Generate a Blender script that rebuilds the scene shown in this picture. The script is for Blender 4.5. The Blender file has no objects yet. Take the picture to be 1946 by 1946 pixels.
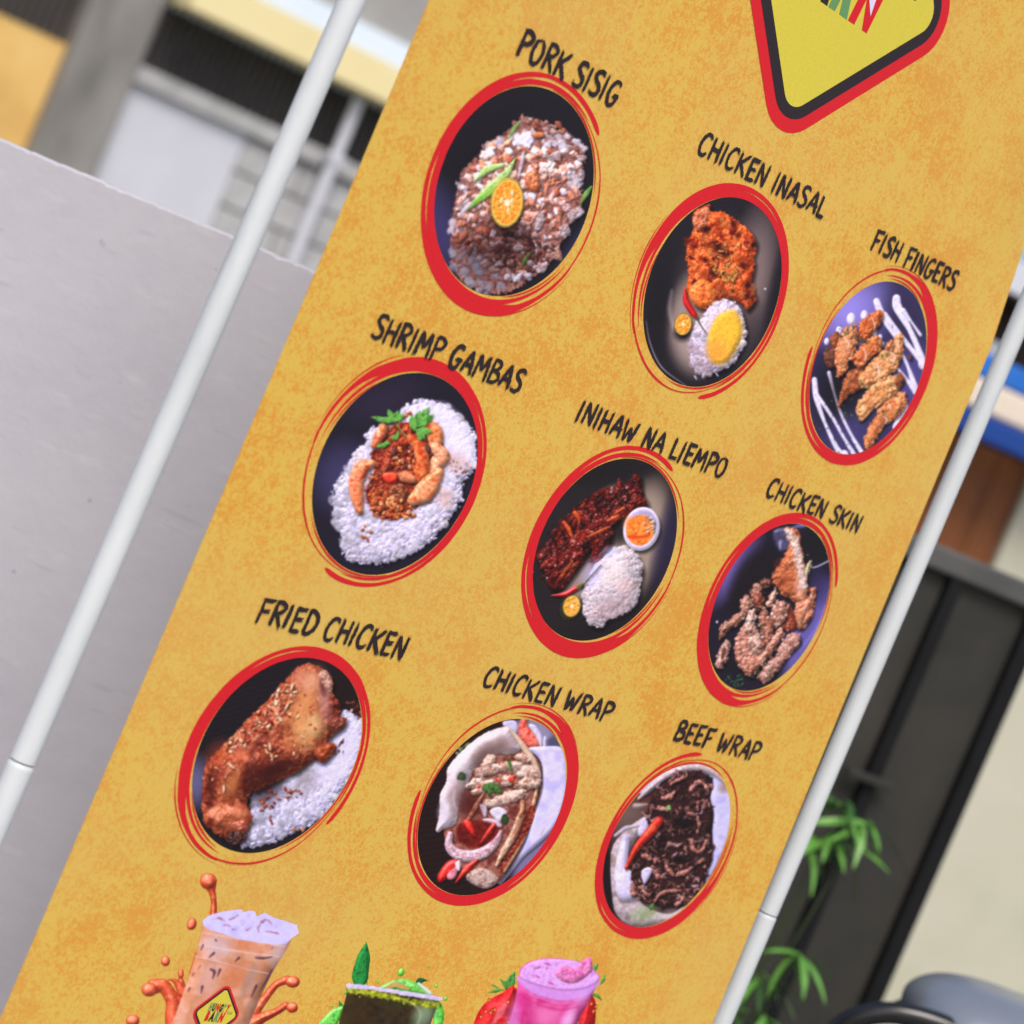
import bpy, bmesh, math
import numpy as np
from mathutils import Vector, Matrix
# ------------------------------------------------------------------ camera, sky, sun, exposure
scene = bpy.context.scene
COL = scene.collection
EYE = 1.45
ROLL, PITCH, ROT = math.radians(22.767), math.radians(2.861), math.radians(46.289)
cam_d = bpy.data.cameras.new('camera'); cam = bpy.data.objects.new('camera', cam_d); COL.objects.link(cam); scene.camera = cam
cam_d.sensor_width = 36; cam_d.lens = 85.27; cam_d.clip_start = .05; cam_d.clip_end = 600
fw = Vector((0, math.cos(PITCH), -math.sin(PITCH))); u0 = Vector((0, math.sin(PITCH), math.cos(PITCH))); x0_ = Vector((1, 0, 0))
rt = x0_ * math.cos(ROLL) + u0 * math.sin(ROLL); up = -x0_ * math.sin(ROLL) + u0 * math.cos(ROLL)
M = Matrix.Identity(4)
for r in range(3): M[r][0], M[r][1], M[r][2] = rt[r], up[r], -fw[r]
M[0][3], M[1][3], M[2][3] = 0, 0, EYE
cam.matrix_world = M
cam_d.dof.use_dof = True; cam_d.dof.focus_distance = 1.98; cam_d.dof.aperture_fstop = 6.2
world = bpy.data.worlds.new('World'); scene.world = world; world.use_nodes = True
wn = world.node_tree; bgn = wn.nodes['Background']; sky = wn.nodes.new('ShaderNodeTexSky'); sky.sky_type = 'NISHITA'; sky.sun_disc = False
SUN_EL, SUN_AZ = math.radians(52), math.radians(172)     # azimuth from +Y towards +X
sky.sun_elevation = SUN_EL; sky.sun_rotation = SUN_AZ; sky.air_density = 1.0; sky.dust_density = 4.0; sky.ozone_density = 1.0
wn.links.new(sky.outputs[0], bgn.inputs[0]); bgn.inputs[1].default_value = .12
sun_d = bpy.data.lights.new('sun', 'SUN'); sun = bpy.data.objects.new('sun', sun_d); COL.objects.link(sun)
sun_d.energy = 1.3; sun_d.angle = math.radians(25); sun_d.color = (1, .97, .93)
sv = Vector((math.sin(SUN_AZ) * math.cos(SUN_EL), math.cos(SUN_AZ) * math.cos(SUN_EL), math.sin(SUN_EL)))
sun.rotation_euler = sv.to_track_quat('Z', 'Y').to_euler(); sun.location = (2, -4, 8)
scene.view_settings.view_transform = 'Standard'; scene.view_settings.look = 'None'; scene.view_settings.gamma = 1; scene.view_settings.exposure = .47
scene.cycles.max_bounces = 6; scene.cycles.use_light_tree = False
# ------------------------------------------------------------------ artwork printed on the banner (procedural, numpy)
RNG = np.random.default_rng(7)
def _up(g, H, W, sc):
    y = np.arange(H) / sc; x = np.arange(W) / sc
    yi = y.astype(int); xi = x.astype(int)
    fy = (y - yi); fx = (x - xi)
    fy = (fy * fy * (3 - 2 * fy))[:, None]; fx = (fx * fx * (3 - 2 * fx))[None, :]
    a = g[np.ix_(yi, xi)]; b = g[np.ix_(yi, xi + 1)]; c = g[np.ix_(yi + 1, xi)]; d = g[np.ix_(yi + 1, xi + 1)]
    return (a * (1 - fx) + b * fx) * (1 - fy) + (c * (1 - fx) + d * fx) * fy
def _fbm(sc, n=560):
    o = np.zeros((n, n)); amp = 1.0; tot = 0; s = sc
    for k in range(3):
        m = int(n / s) + 3
        o += amp * _up(RNG.random((m, m)), n, n, s); tot += amp; amp *= .55; s = max(1.01, s / 2)
    o /= tot
    o = (o - o.mean()) / o.std()
    return o
TILE = {s: _fbm(s) for s in (1.6, 2.5, 4, 6, 9, 14, 24, 45)}
def nz(h, w, sc):
    k = min(TILE, key=lambda q: abs(q - sc)); t = TILE[k]
    y = RNG.integers(0, max(1, 560 - h)); x = RNG.integers(0, max(1, 560 - w))
    r = t[y:y + h, x:x + w]
    if r.shape != (h, w):
        r = np.pad(r, ((0, h - r.shape[0]), (0, w - r.shape[1])), mode='wrap')
    return r
def smooth(P, n=4, closed=True):
    P = np.asarray(P, float)
    if closed: Q = np.vstack([P[-1:], P, P[:2]])
    else: Q = np.vstack([2 * P[0] - P[1], P, 2 * P[-1] - P[-2]])
    out = []
    for i in range(1, len(Q) - 2):
        p0, p1, p2, p3 = Q[i - 1], Q[i], Q[i + 1], Q[i + 2]
        for k in range(n):
            t = k / n
            out.append(.5 * (2 * p1 + (p2 - p0) * t + (2 * p0 - 5 * p1 + 4 * p2 - p3) * t * t + (3 * p1 - p0 - 3 * p2 + p3) * t ** 3))
    if not closed: out.append(P[-1])
    return np.array(out)
def sdf(P, X, Y):
    x = X.ravel()[None].astype(np.float32); y = Y.ravel()[None].astype(np.float32)
    P = P.astype(np.float32); A = P; B = np.roll(P, -1, 0)
    e = B - A; L = (e ** 2).sum(1) + np.float32(1e-9)
    best = np.full(x.shape[1], 1e18, np.float32); par = np.zeros(x.shape[1], bool)
    for c in range(0, len(A), 16):
        a = A[c:c + 16]; b = B[c:c + 16]; ee = e[c:c + 16]; l = L[c:c + 16]
        dx = x - a[:, :1]; dy = y - a[:, 1:]
        t = np.clip((dx * ee[:, :1] + dy * ee[:, 1:]) / l[:, None], 0, 1)
        d = (dx - t * ee[:, :1]) ** 2 + (dy - t * ee[:, 1:]) ** 2
        best = np.minimum(best, d.min(0))
        cr = ((a[:, 1:] > y) != (b[:, 1:] > y)) & (dx < ee[:, :1] * dy / np.where(np.abs(ee[:, 1:]) < 1e-9, np.float32(1e-9), ee[:, 1:]))
        par ^= (cr.sum(0) % 2).astype(bool)
    d = np.sqrt(best)
    return np.where(par, -d, d).reshape(X.shape)
def ell(cx, cy, rx, ry, ang=0, n=18):
    t = np.linspace(0, 2 * np.pi, n, endpoint=False); a = np.radians(ang)
    x = rx * np.cos(t); y = ry * np.sin(t)
    return np.c_[cx + x * np.cos(a) - y * np.sin(a), cy + x * np.sin(a) + y * np.cos(a)]
def band(path, w, n=5):
    P = smooth(path, n, False)
    w = np.interp(np.linspace(0, 1, len(P)), np.linspace(0, 1, len(w)), w)
    T = np.gradient(P, axis=0); T /= np.linalg.norm(T, axis=1)[:, None] + 1e-9
    N = np.c_[-T[:, 1], T[:, 0]] * w[:, None] / 2
    a = np.linspace(0, np.pi, 7)[1:-1][:, None]
    end = P[-1] + N[-1] * np.cos(a) + T[-1] * w[-1] / 2 * np.sin(a); beg = P[0] - N[0] * np.cos(a) - T[0] * w[0] / 2 * np.sin(a)
    return np.vstack([P + N, end, (P - N)[::-1], beg])
def blur(a, r):
    for ax in (0, 1):
        for _ in range(2):
            k = max(1, int(r)); c = np.cumsum(np.pad(a, [(k + 1, k) if i == ax else (0, 0) for i in range(a.ndim)], mode='edge'), axis=ax)
            s1 = [slice(None)] * a.ndim; s2 = [slice(None)] * a.ndim
            s1[ax] = slice(2 * k + 1, None); s2[ax] = slice(0, -(2 * k + 1))
            a = (c[tuple(s1)] - c[tuple(s2)]) / (2 * k + 1)
    return a
def C(*v): return np.array(v, float) / 255
class Canvas:
    """a picture painted on a grid; shapes are given in f-times enlarged coordinates"""
    def __init__(s, x0, y0, x1, y1, f, bg=(40, 36, 40), alpha=1.):
        s.x0, s.y0, s.f = x0, y0, f; s.w = x1 - x0; s.h = y1 - y0
        s.a = np.ones((s.h, s.w, 3)) * C(*bg); s.al = np.ones((s.h, s.w)) * alpha
        s.L = np.array([-.35, -.6, .72])
    def _box(s, P, pad):
        x0 = int(max(0, np.floor(P[:, 0].min() - pad))); x1 = int(min(s.w, np.ceil(P[:, 0].max() + pad)))
        y0 = int(max(0, np.floor(P[:, 1].min() - pad))); y1 = int(min(s.h, np.ceil(P[:, 1].max() + pad)))
        if x1 - x0 < 3 or y1 - y0 < 3: return None
        Y, X = np.mgrid[y0:y1, x0:x1]
        return slice(y0, y1), slice(x0, x1), X + .5, Y + .5
    def lump(s, pts, cols, bev=0., bump=0., bs=4, spec=0., sp=18, rough=0., soft=1.4, sh=0., sd=(2, 3), sb=4., amb=.55, sm=True, op=1., mixs=None, edge=None, L=None):
        P = np.asarray(pts, float) / s.f
        if sm: P = smooth(P, 3)
        pad = 3 + (sb + max(abs(sd[0]), abs(sd[1])) if sh else 0)
        b = s._box(P, pad)
        if b is None: return
        sy, sx, X, Y = b; h, w = X.shape
        d0 = -sdf(P, X, Y); d = d0
        if rough: d = d + .75 * rough * nz(h, w, 6)
        if sh:
            dd = -sdf(P, X - sd[0], Y - sd[1])
            m = np.clip(dd / sb + .5, 0, 1) * sh
            s.a[sy, sx] *= (1 - m * s.al[sy, sx])[..., None]
        a = np.clip(d / soft + .5, 0, 1) * op
        if np.isscalar(cols[0]): cols = [cols]
        cs = [C(*c) for c in cols]
        if len(cs) == 1: col = np.ones((h, w, 3)) * cs[0]
        else:
            t = np.clip(.5 + .3 * nz(h, w, mixs or bs * 1.6), 0, .999) * (len(cs) - 1)
            i = t.astype(int); fr = (t - i)[..., None]; ca = np.array(cs)
            col = ca[i] * (1 - fr) + ca[i + 1] * fr
        if bev or bump:
            hg = np.zeros((h, w))
            tt = np.clip(d / bev, 0, 1) if bev else 0.
            hg = bev * .55 * tt * (2 - tt) if bev else hg
            if bump: hg = hg + .8 * bump * nz(h, w, bs * 1.7) + .04 * bump * nz(h, w, 2.5)
            gy, gx = np.gradient(hg); n = np.sqrt(gx ** 2 + gy ** 2 + 1)
            L = s.L if L is None else np.array(L, float); L = L / np.linalg.norm(L)
            lam = np.clip((-gx * L[0] - gy * L[1] + L[2]) / n, 0, 1)
            col = col * (amb + (1 - amb) * lam / L[2])[..., None]
            if spec:
                Hv = L + np.array([0, 0, 1]); Hv /= np.linalg.norm(Hv)
                col = col + spec * (np.clip((-gx * Hv[0] - gy * Hv[1] + Hv[2]) / n, 0, 1) ** sp)[..., None]
        if edge:
            em = np.clip(1 - d0 / edge[3], 0, 1)[..., None]; col = col * (1 - em) + C(*edge[:3]) * em
        s.a[sy, sx] = s.a[sy, sx] * (1 - a[..., None]) + np.clip(col, 0, 1) * a[..., None]
        s.al[sy, sx] = np.maximum(s.al[sy, sx], np.clip(d / soft + .5, 0, 1))
    def line(s, path, w, cols, **k):
        w = w if isinstance(w, (list, tuple)) else [w, w]
        s.lump(band(path, w), cols, sm=False, **k)
    def air(s, cx, cy, rx, ry, ang, col, op, mul=False, hard=1.):
        P = ell(cx / s.f, cy / s.f, rx / s.f, ry / s.f, ang)
        b = s._box(P, 2)
        if b is None: return
        sy, sx, X, Y = b; t = np.radians(ang)
        u = ((X - cx / s.f) * np.cos(t) + (Y - cy / s.f) * np.sin(t)) / (rx / s.f); v = (-(X - cx / s.f) * np.sin(t) + (Y - cy / s.f) * np.cos(t)) / (ry / s.f)
        r2 = u * u + v * v; m = np.clip((1 - r2) * min(hard, 1.3), 0, 1); m = m * m * (3 - 2 * m) if hard > 1 else m ** 1.25; m = (m * op)[..., None]
        if mul: s.a[sy, sx] *= 1 - m * (1 - C(*col))
        else: s.a[sy, sx] = s.a[sy, sx] * (1 - m) + C(*col) * m
    def pick(s, poly, n):
        P = smooth(poly); lo = P.min(0); hi = P.max(0); out = []
        while len(out) < n:
            q = lo + RNG.random((n * 2, 2)) * (hi - lo)
            out += list(q[sdf(P, q[:, 0], q[:, 1]) < 0])
        out = np.array(out[:n]); return out[np.argsort(out[:, 1] + RNG.normal(0, 60, n))]
    def chunks(s, poly, n, size, cols, asp=(.5, .9), ang=None, lit=None, spec=.1, sh=.45, bev=.45, bump=.35, jit=10, amb=.52, op=1., soft=1., lx=None):
        for x, y in s.pick(poly, n):
            r = RNG.uniform(*size); a = RNG.uniform(*asp); th = np.radians(RNG.uniform(0, 180) if ang is None else RNG.normal(*ang))
            k = RNG.integers(6, 9); t = np.sort(RNG.uniform(0, 2 * np.pi, k) * .35 + np.arange(k) * 2 * np.pi / k)
            q = RNG.uniform(.75, 1.15, k)
            px = r * q * np.cos(t); py = r * a * q * np.sin(t)
            c = np.array(cols[RNG.integers(len(cols))], float) + RNG.normal(0, jit)
            if lit is not None: c = c * lit(x, y)
            s.lump(np.c_[x + px * np.cos(th) - py * np.sin(th), y + px * np.sin(th) + py * np.cos(th)], tuple(np.clip(c, 0, 255)), bev=max(1.5, r / s.f * bev), bump=bump, bs=2.5, spec=spec, sh=sh, sd=(.8, 1.6), sb=2.5, amb=amb, op=op, soft=soft, L=lx)
    def rice(s, poly, n, size=(9, 13), cols=((226, 220, 250), (205, 200, 235), (240, 236, 255)), lit=None, sh=.3):
        # soft clumps, a few darker gaps between them, then loose grains
        lf = lit or (lambda x, y: 1.)
        for x, y in s.pick(poly, max(4, int(n * .22))):
            r = RNG.uniform(size[0] * 1.1, size[1] * 1.7); c = np.clip(np.array(cols[-1]) * lf(x, y), 0, 255)
            s.lump(ell(x, y, r * RNG.uniform(.7, 1.2), r * RNG.uniform(.6, 1.), RNG.uniform(0, 180), 7), tuple(c), bev=r / s.f * .9, amb=.8, soft=2.6, op=.6, sh=.16, sd=(.8, 1.4), sb=3)
        for x, y in s.pick(poly, max(3, int(n * .16))):
            r = RNG.uniform(size[0] * .3, size[1] * .55); c = np.clip(np.array(cols[1]) * lf(x, y) * .8, 0, 255)
            s.lump(ell(x, y, r, r * .6, RNG.uniform(0, 180), 6), tuple(c), soft=2.4, op=.5)
        s.chunks(poly, int(n * .34), (size[0] * .8, size[1] * .95), cols, asp=(.45, .7), lit=lit, spec=.0, sh=sh * .3, bev=.9, bump=0., jit=4, amb=.82, op=.6, soft=1.6)
    def leaf(s, base, tip, w, cols, sh=.4, curve=0.):
        b = np.array(base, float); t = np.array(tip, float); d = t - b; n = np.array([-d[1], d[0]])
        pth = [b, b + d * .35 + n * curve, b + d * .7 + n * curve * 1.1, t]
        s.line(pth, [w * .25, w, w * .85, 1], cols, bev=2.5, bump=.3, bs=4, sh=sh)
        s.line([b, b + d * .4 + n * curve, b + d * .85 + n * curve * .7], [2, 1], tuple(np.array(cols[0]) * 1.15), op=.5)
    def fin(s, ns=.012, tex=0.):
        q = np.pad(s.a, ((1, 1), (1, 1), (0, 0)), mode='edge'); q = q[:-2] * .25 + q[1:-1] * .5 + q[2:] * .25; q = q[:, :-2] * .25 + q[:, 1:-1] * .5 + q[:, 2:] * .25
        q = q * .5 + blur(q, 1) * .5                       # ink spread
        q = np.clip(.42 + (q - .42) * 1.17, 0, 1) * np.array([1.0, .985, 1.0]) + np.array([.0, .0, .012])
        s.a = np.clip(q + RNG.normal(0, ns, s.a.shape), 0, 1)
        if tex:
            Y, X = np.mgrid[0:s.h, 0:s.w]; s.a *= (1 - tex * (.5 + .5 * np.sin((Y - .33 * X) * 1.35)))[..., None]
        return s
def calamansi(c, cx, cy, rx, ry, ang, rind=(196, 168, 66), flesh=((238, 160, 52), (226, 132, 34), (246, 186, 84)), sh=.55):
    c.lump(ell(cx, cy, rx, ry, ang), [rind, tuple(np.array(rind) * .82)], bev=2.5, bump=.2, sh=sh, sd=(2, 5), sb=7)
    c.lump(ell(cx, cy, rx * .9, ry * .91, ang), (236, 206, 120))
    c.lump(ell(cx, cy, rx * .84, ry * .86, ang), list(flesh), bump=.5, bs=2.5, spec=.12)
    t = np.radians(ang)
    for k in range(8):
        a = k * np.pi / 4 + .3; x = rx * .8 * np.cos(a); y = ry * .8 * np.sin(a)
        c.line([(cx, cy), (cx + x * np.cos(t) - y * np.sin(t), cy + x * np.sin(t) + y * np.cos(t))], [rx * .09, rx * .03], (250, 214, 140), op=.7)
    c.lump(ell(cx, cy, rx * .16, ry * .13, ang), (250, 236, 214))

def pic_sisig():
    c = Canvas(780, 30, 1220, 620, 3.275, (41, 36, 40))
    c.air(230, 1330, 190, 420, -18, (92, 88, 150), .75); c.air(1020, 1500, 90, 420, 30, (74, 70, 130), .7)
    c.air(620, 1150, 560, 620, 20, (30, 25, 28), .75)
    mound = [(700, 620), (800, 650), (900, 690), (1080, 790), (1095, 900), (1060, 1000), (1075, 1110), (1065, 1220), (1000, 1290), (950, 1390), (930, 1490), (850, 1550), (790, 1610), (680, 1690), (570, 1735), (430, 1715), (330, 1650), (250, 1530), (255, 1400), (245, 1300), (270, 1200), (290, 1080), (330, 960), (420, 890), (470, 800), (580, 740), (640, 680)]
    lit = lambda x, y: np.clip(1.28 - .5 * (y - 700) / 900 - .18 * max(0, (x - 700) / 500) * (y > 1250), .55, 1.28)
    c.lump(mound, [(140, 92, 82), (172, 124, 112), (112, 70, 62)], bump=.9, bs=6, rough=3, sh=.3)
    W = ((226, 222, 250), (208, 202, 238), (240, 238, 255))
    for pl, n in (([(640, 760), (760, 700), (900, 720), (1090, 790), (1080, 850), (900, 830), (760, 800), (690, 830)], 130), ([(285, 1040), (345, 1010), (345, 1170), (285, 1180)], 34), ([(240, 1480), (330, 1440), (560, 1620), (540, 1725), (400, 1720), (300, 1620)], 130), ([(1000, 960), (1060, 1000), (1070, 1100), (1000, 1090)], 34), ([(250, 1290), (315, 1290), (310, 1400), (265, 1390)], 24), ([(470, 800), (560, 760), (600, 800), (480, 860)], 30)):
        c.rice(pl, n, (12, 19), W, lit=lambda x, y: 1 if y < 1400 else .74)
    pk = ((214, 156, 138), (190, 116, 92), (230, 186, 174), (168, 92, 68), (222, 170, 156), (202, 128, 98), (220, 180, 174))
    up = [(540, 790), (690, 760), (830, 850), (1030, 850), (1050, 950), (980, 1010), (1060, 1100), (1060, 1200), (960, 1290), (930, 1480), (800, 1590), (660, 1660), (520, 1600), (420, 1500), (300, 1420), (260, 1300), (290, 1180), (350, 1000), (430, 900)]
    c.chunks(up, 210, (24, 52), pk, lit=lit, spec=.14, sh=.42, bump=.6, soft=1.8)
    c.chunks(up, 64, (16, 34), ((230, 220, 234), (214, 200, 214), (238, 230, 246)), lit=lit, spec=.1, sh=.3, soft=2.)
    c.chunks(up, 90, (16, 36), pk, lit=lit, spec=.25, sh=.35)
    c.chunks([(680, 610), (760, 640), (960, 690), (940, 730), (760, 700)], 14, (16, 34), pk, lit=lambda x, y: .8)
    c.chunks([(300, 1420), (430, 1480), (560, 1560), (800, 1600), (840, 1540), (920, 1420), (700, 1350)], 70, (16, 36), ((110, 66, 56), (92, 54, 48), (150, 104, 92), (170, 150, 150)), spec=.1)
    c.air(560, 1430, 330, 190, 12, (96, 74, 74), .55, True); c.air(430, 1560, 250, 150, 30, (110, 100, 110), .4, True)
    for pl in ([(985, 1230), (1070, 1190), (1080, 1240), (1000, 1290)], [(930, 1320), (980, 1300), (1000, 1350), (960, 1390)], [(770, 1560), (850, 1530), (850, 1580), (800, 1600)], [(1050, 970), (1090, 960), (1085, 1020), (1050, 1030)], [(1040, 870), (1105, 870), (1095, 900), (1050, 900)], [(790, 1260), (835, 1220), (830, 1300), (785, 1340)], [(865, 875), (935, 840), (940, 900), (880, 900)]):
        c.lump(pl, [(206, 196, 204), (180, 160, 164), (160, 130, 128)], bev=3, bump=.8, bs=3, spec=.15, sh=.4, op=.85, rough=1.5)
    c.lump([(655, 770), (700, 735), (750, 728), (775, 765), (750, 800), (745, 835), (700, 815), (665, 800)], [(240, 236, 255), (226, 220, 246)], bev=3, bump=.5, bs=3, rough=2, sh=.2)
    c.line([(712, 850), (696, 930), (676, 1010)], [16, 24, 14], [(226, 214, 232), (206, 180, 190)], bev=2, bump=.4, sh=.3, op=.8)
    c.lump([(730, 985), (790, 960), (815, 1040), (790, 1100), (735, 1080), (718, 1030)], [(200, 124, 80), (176, 92, 54), (216, 150, 108)], bev=7, bump=.5, spec=.3, sh=.5)
    c.lump([(760, 735), (830, 725), (840, 755), (780, 765)], [(196, 124, 86), (170, 96, 60)], bev=4, spec=.2, sh=.4)
    c.line([(395, 1035), (480, 960), (580, 930)], [10, 50, 26], [(150, 190, 96), (186, 214, 140), (120, 166, 70)], bev=4, spec=.15, sh=.4)
    c.line([(355, 1200), (480, 1090), (600, 985), (662, 885)], [8, 52, 46, 6], [(140, 186, 84), (196, 220, 150), (110, 160, 62)], bev=4, spec=.15, sh=.45)
    c.line([(440, 1085), (540, 1010), (630, 940)], [4, 20, 4], (214, 222, 170), op=.7)
    c.line([(350, 1200), (470, 1120), (600, 1020)], [26, 40, 20], [(156, 200, 96), (120, 172, 70)], bev=3, sh=.3)
    c.line([(1062, 1180), (1100, 1110), (1132, 1068)], [6, 34, 16], [(130, 172, 90), (92, 140, 62)], bev=3, sh=.3)
    c.line([(690, 1570), (715, 1520), (745, 1480)], [6, 26, 10], [(96, 124, 66), (70, 98, 48)], bev=3, sh=.3)
    c.line([(620, 765), (650, 710), (690, 660)], [8, 30, 14], [(150, 176, 116), (112, 146, 80)], bev=3, sh=.2)
    c.line([(318, 1228), (350, 1195), (380, 1165)], [18, 26, 14], (216, 206, 222), bev=2, op=.85)
    c.air(640, 1330, 170, 90, 10, (60, 40, 40), .6, True)
    calamansi(c, 606, 1165, 104, 156, 8)
    for x, y, a in ((640, 1105, 20), (635, 1155, 70), (570, 1150, 130), (612, 1215, 0)):
        c.line([(x, y - 20), (x, y + 20)], [6, 22, 6], (226, 222, 170), bev=2)
    return c.fin()

def pic_inasal():
    c = Canvas(1180, 230, 1580, 780, 3.5125, (44, 39, 42))
    c.air(850, 1050, 210, 620, 12, (150, 130, 124), .9); c.air(520, 1330, 260, 430, 8, (176, 156, 146), .95, hard=1.6)
    c.air(620, 1130, 330, 560, 14, (120, 104, 98), .5); c.air(1040, 1150, 90, 560, 12, (36, 32, 36), .9); c.air(240, 1250, 110, 520, 8, (38, 33, 36), .85); c.air(790, 1450, 180, 330, 18, (60, 52, 54), .6)
    c.line([(160, 1330), (185, 1480), (260, 1640), (420, 1762)], [3, 6, 8, 3], (196, 192, 206), op=.75)
    c.line([(330, 1130), (315, 1260), (345, 1400)], [10, 30, 10], (196, 180, 172), op=.5, soft=8)
    body = [(475, 640), (500, 595), (580, 555), (595, 600), (660, 600), (740, 640), (820, 700), (870, 755), (895, 820), (875, 900), (880, 960), (860, 1080), (885, 1180), (850, 1240), (820, 1255), (775, 1200), (700, 1180), (640, 1210), (560, 1250), (490, 1235), (450, 1170), (425, 1110), (440, 1030), (430, 920), (430, 860), (450, 780), (475, 720)]
    c.lump(body, [(140, 40, 18), (200, 78, 30), (224, 108, 46), (206, 82, 34), (232, 128, 62), (120, 32, 16)], bev=20, bump=1.7, bs=11, spec=.2, rough=1.4, sh=.7, sd=(4, 6), sb=10, mixs=12)
    c.chunks(body, 34, (24, 60), ((214, 92, 36), (228, 120, 54), (196, 72, 26), (236, 140, 76), (174, 52, 20)), op=.4, sh=.2, spec=.2, bump=.8, ang=(70, 30), soft=3)
    for x, y, r in ((560, 720, 44), (555, 925, 26), (775, 760, 34), (640, 850, 52), (690, 880, 40), (600, 1010, 44), (590, 1130, 40), (480, 1090, 30), (830, 1160, 36), (835, 1090, 26), (520, 700, 36), (870, 830, 22), (740, 680, 26), (800, 960, 28), (615, 1180, 24)):
        c.air(x, y, r, r * RNG.uniform(.6, 1.2), RNG.uniform(0, 180), (50, 16, 12), RNG.uniform(.75, 1.))
    for k in range(26):
        x, y = RNG.uniform(460, 860), RNG.uniform(640, 1160); t = RNG.normal(1.9, .4); l = RNG.uniform(40, 110)
        c.line([(x, y), (x + l * .5 * np.cos(t) + 8, y + l * .5 * np.sin(t)), (x + l * np.cos(t), y + l * np.sin(t))], [3, 9, 2], (92, 26, 14), op=.6, soft=2)
    c.lump([(440, 1130), (520, 1050), (600, 1090), (620, 1190), (540, 1245), (470, 1210)], [(226, 112, 44), (240, 146, 70), (206, 86, 34)], bev=12, bump=.7, spec=.25, op=.85)
    c.lump([(485, 620), (560, 570), (590, 600), (570, 690), (500, 720), (475, 680)], [(206, 116, 74), (222, 150, 110), (150, 70, 50)], bev=6, bump=.9, spec=.25, op=.8)
    for k in range(60):
        x, y = RNG.uniform(590, 760), RNG.uniform(800, 1090)
        if abs(x - 700) + abs(y - 950) * .4 < 120:
            t = RNG.uniform(0, 3.1); l = RNG.uniform(12, 34); c.line([(x, y), (x + l * np.cos(t), y + l * np.sin(t))], [8, 5], ((216, 176, 84), (196, 140, 60), (226, 196, 120))[k % 3], sh=.35, bev=1.5)
    mound = [(640, 1200), (690, 1185), (740, 1200), (785, 1250), (805, 1310), (818, 1370), (815, 1450), (775, 1540), (720, 1620), (650, 1660), (560, 1690), (490, 1670), (450, 1600), (440, 1500), (450, 1420), (480, 1360), (520, 1320), (545, 1260), (590, 1220)]
    c.lump(mound, [(206, 190, 206), (226, 214, 236), (186, 164, 176)], bev=30, bump=.5, bs=2.5, rough=2, sh=.6, sd=(4, 6), sb=9)
    ltr = lambda x, y: 1.02 if (x - 480) * .5 + (1500 - y) > 120 else .8
    c.rice(mound, 330, (9, 14), ((232, 224, 248), (214, 202, 226), (244, 240, 255)), lit=ltr, sh=.22)
    c.rice([(440, 1480), (500, 1500), (600, 1650), (540, 1700), (460, 1640)], 60, (12, 18), ((214, 194, 204), (196, 170, 180)), sh=.35)
    for x, y, a in ((480, 1705, 60), (622, 1685, 55), (460, 1610, 60), (530, 1690, 100)):
        t = np.radians(a); c.line([(x - 13 * np.cos(t), y - 13 * np.sin(t)), (x + 13 * np.cos(t), y + 13 * np.sin(t))], [7, 11, 7], (216, 200, 216), bev=1.5)
    yk = [(690, 1265), (745, 1260), (785, 1330), (790, 1420), (760, 1500), (700, 1590), (640, 1620), (585, 1590), (560, 1510), (570, 1420), (600, 1340), (640, 1290)]
    c.lump(yk, [(232, 178, 44), (240, 196, 70), (226, 160, 40)], bev=10, bump=.25, bs=2.5, soft=9, op=.95); c.air(620, 1530, 100, 100, 0, (236, 150, 70), .55); c.air(700, 1370, 110, 120, 0, (238, 200, 60), .6)
    c.chunks(yk, 90, (7, 12), ((238, 194, 70), (243, 208, 96), (232, 176, 58)), asp=(.45, .7), spec=0, sh=.06, bev=.9, bump=0., jit=4, amb=.85, op=.5, soft=2.)
    c.line([(415, 1115), (425, 1200), (470, 1280), (495, 1310)], [8, 44, 40, 16], [(206, 34, 26), (176, 22, 20)], bev=5, spec=.5, sh=.5)
    c.line([(490, 1305), (520, 1360), (555, 1415)], [14, 7, 5], (86, 90, 56), bev=2, sh=.3)
    c.air(395, 1410, 75, 75, 0, (24, 22, 22), .8)
    calamansi(c, 402, 1352, 58, 76, 10, (126, 118, 56))
    c.lump(ell(948, 1115, 7, 6), (236, 230, 236))
    return c.fin(.016)

def fritter(c, pts, cols=((206, 124, 72), (222, 152, 102), (180, 90, 46), (236, 184, 146)), **k):
    kw = dict(bev=11, bump=1.5, bs=6, spec=.2, rough=2., sh=.6, sd=(2, 4), sb=6, mixs=5); kw.update(k)
    q = np.array(pts, float); m = q.mean(0); q = m + (q - m) * 1.13
    c.lump(q, list(cols), **kw)
    c.lump(m + (q - m) * .55 - 8, [cols[-1], cols[0]], soft=9, op=.45)

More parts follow.
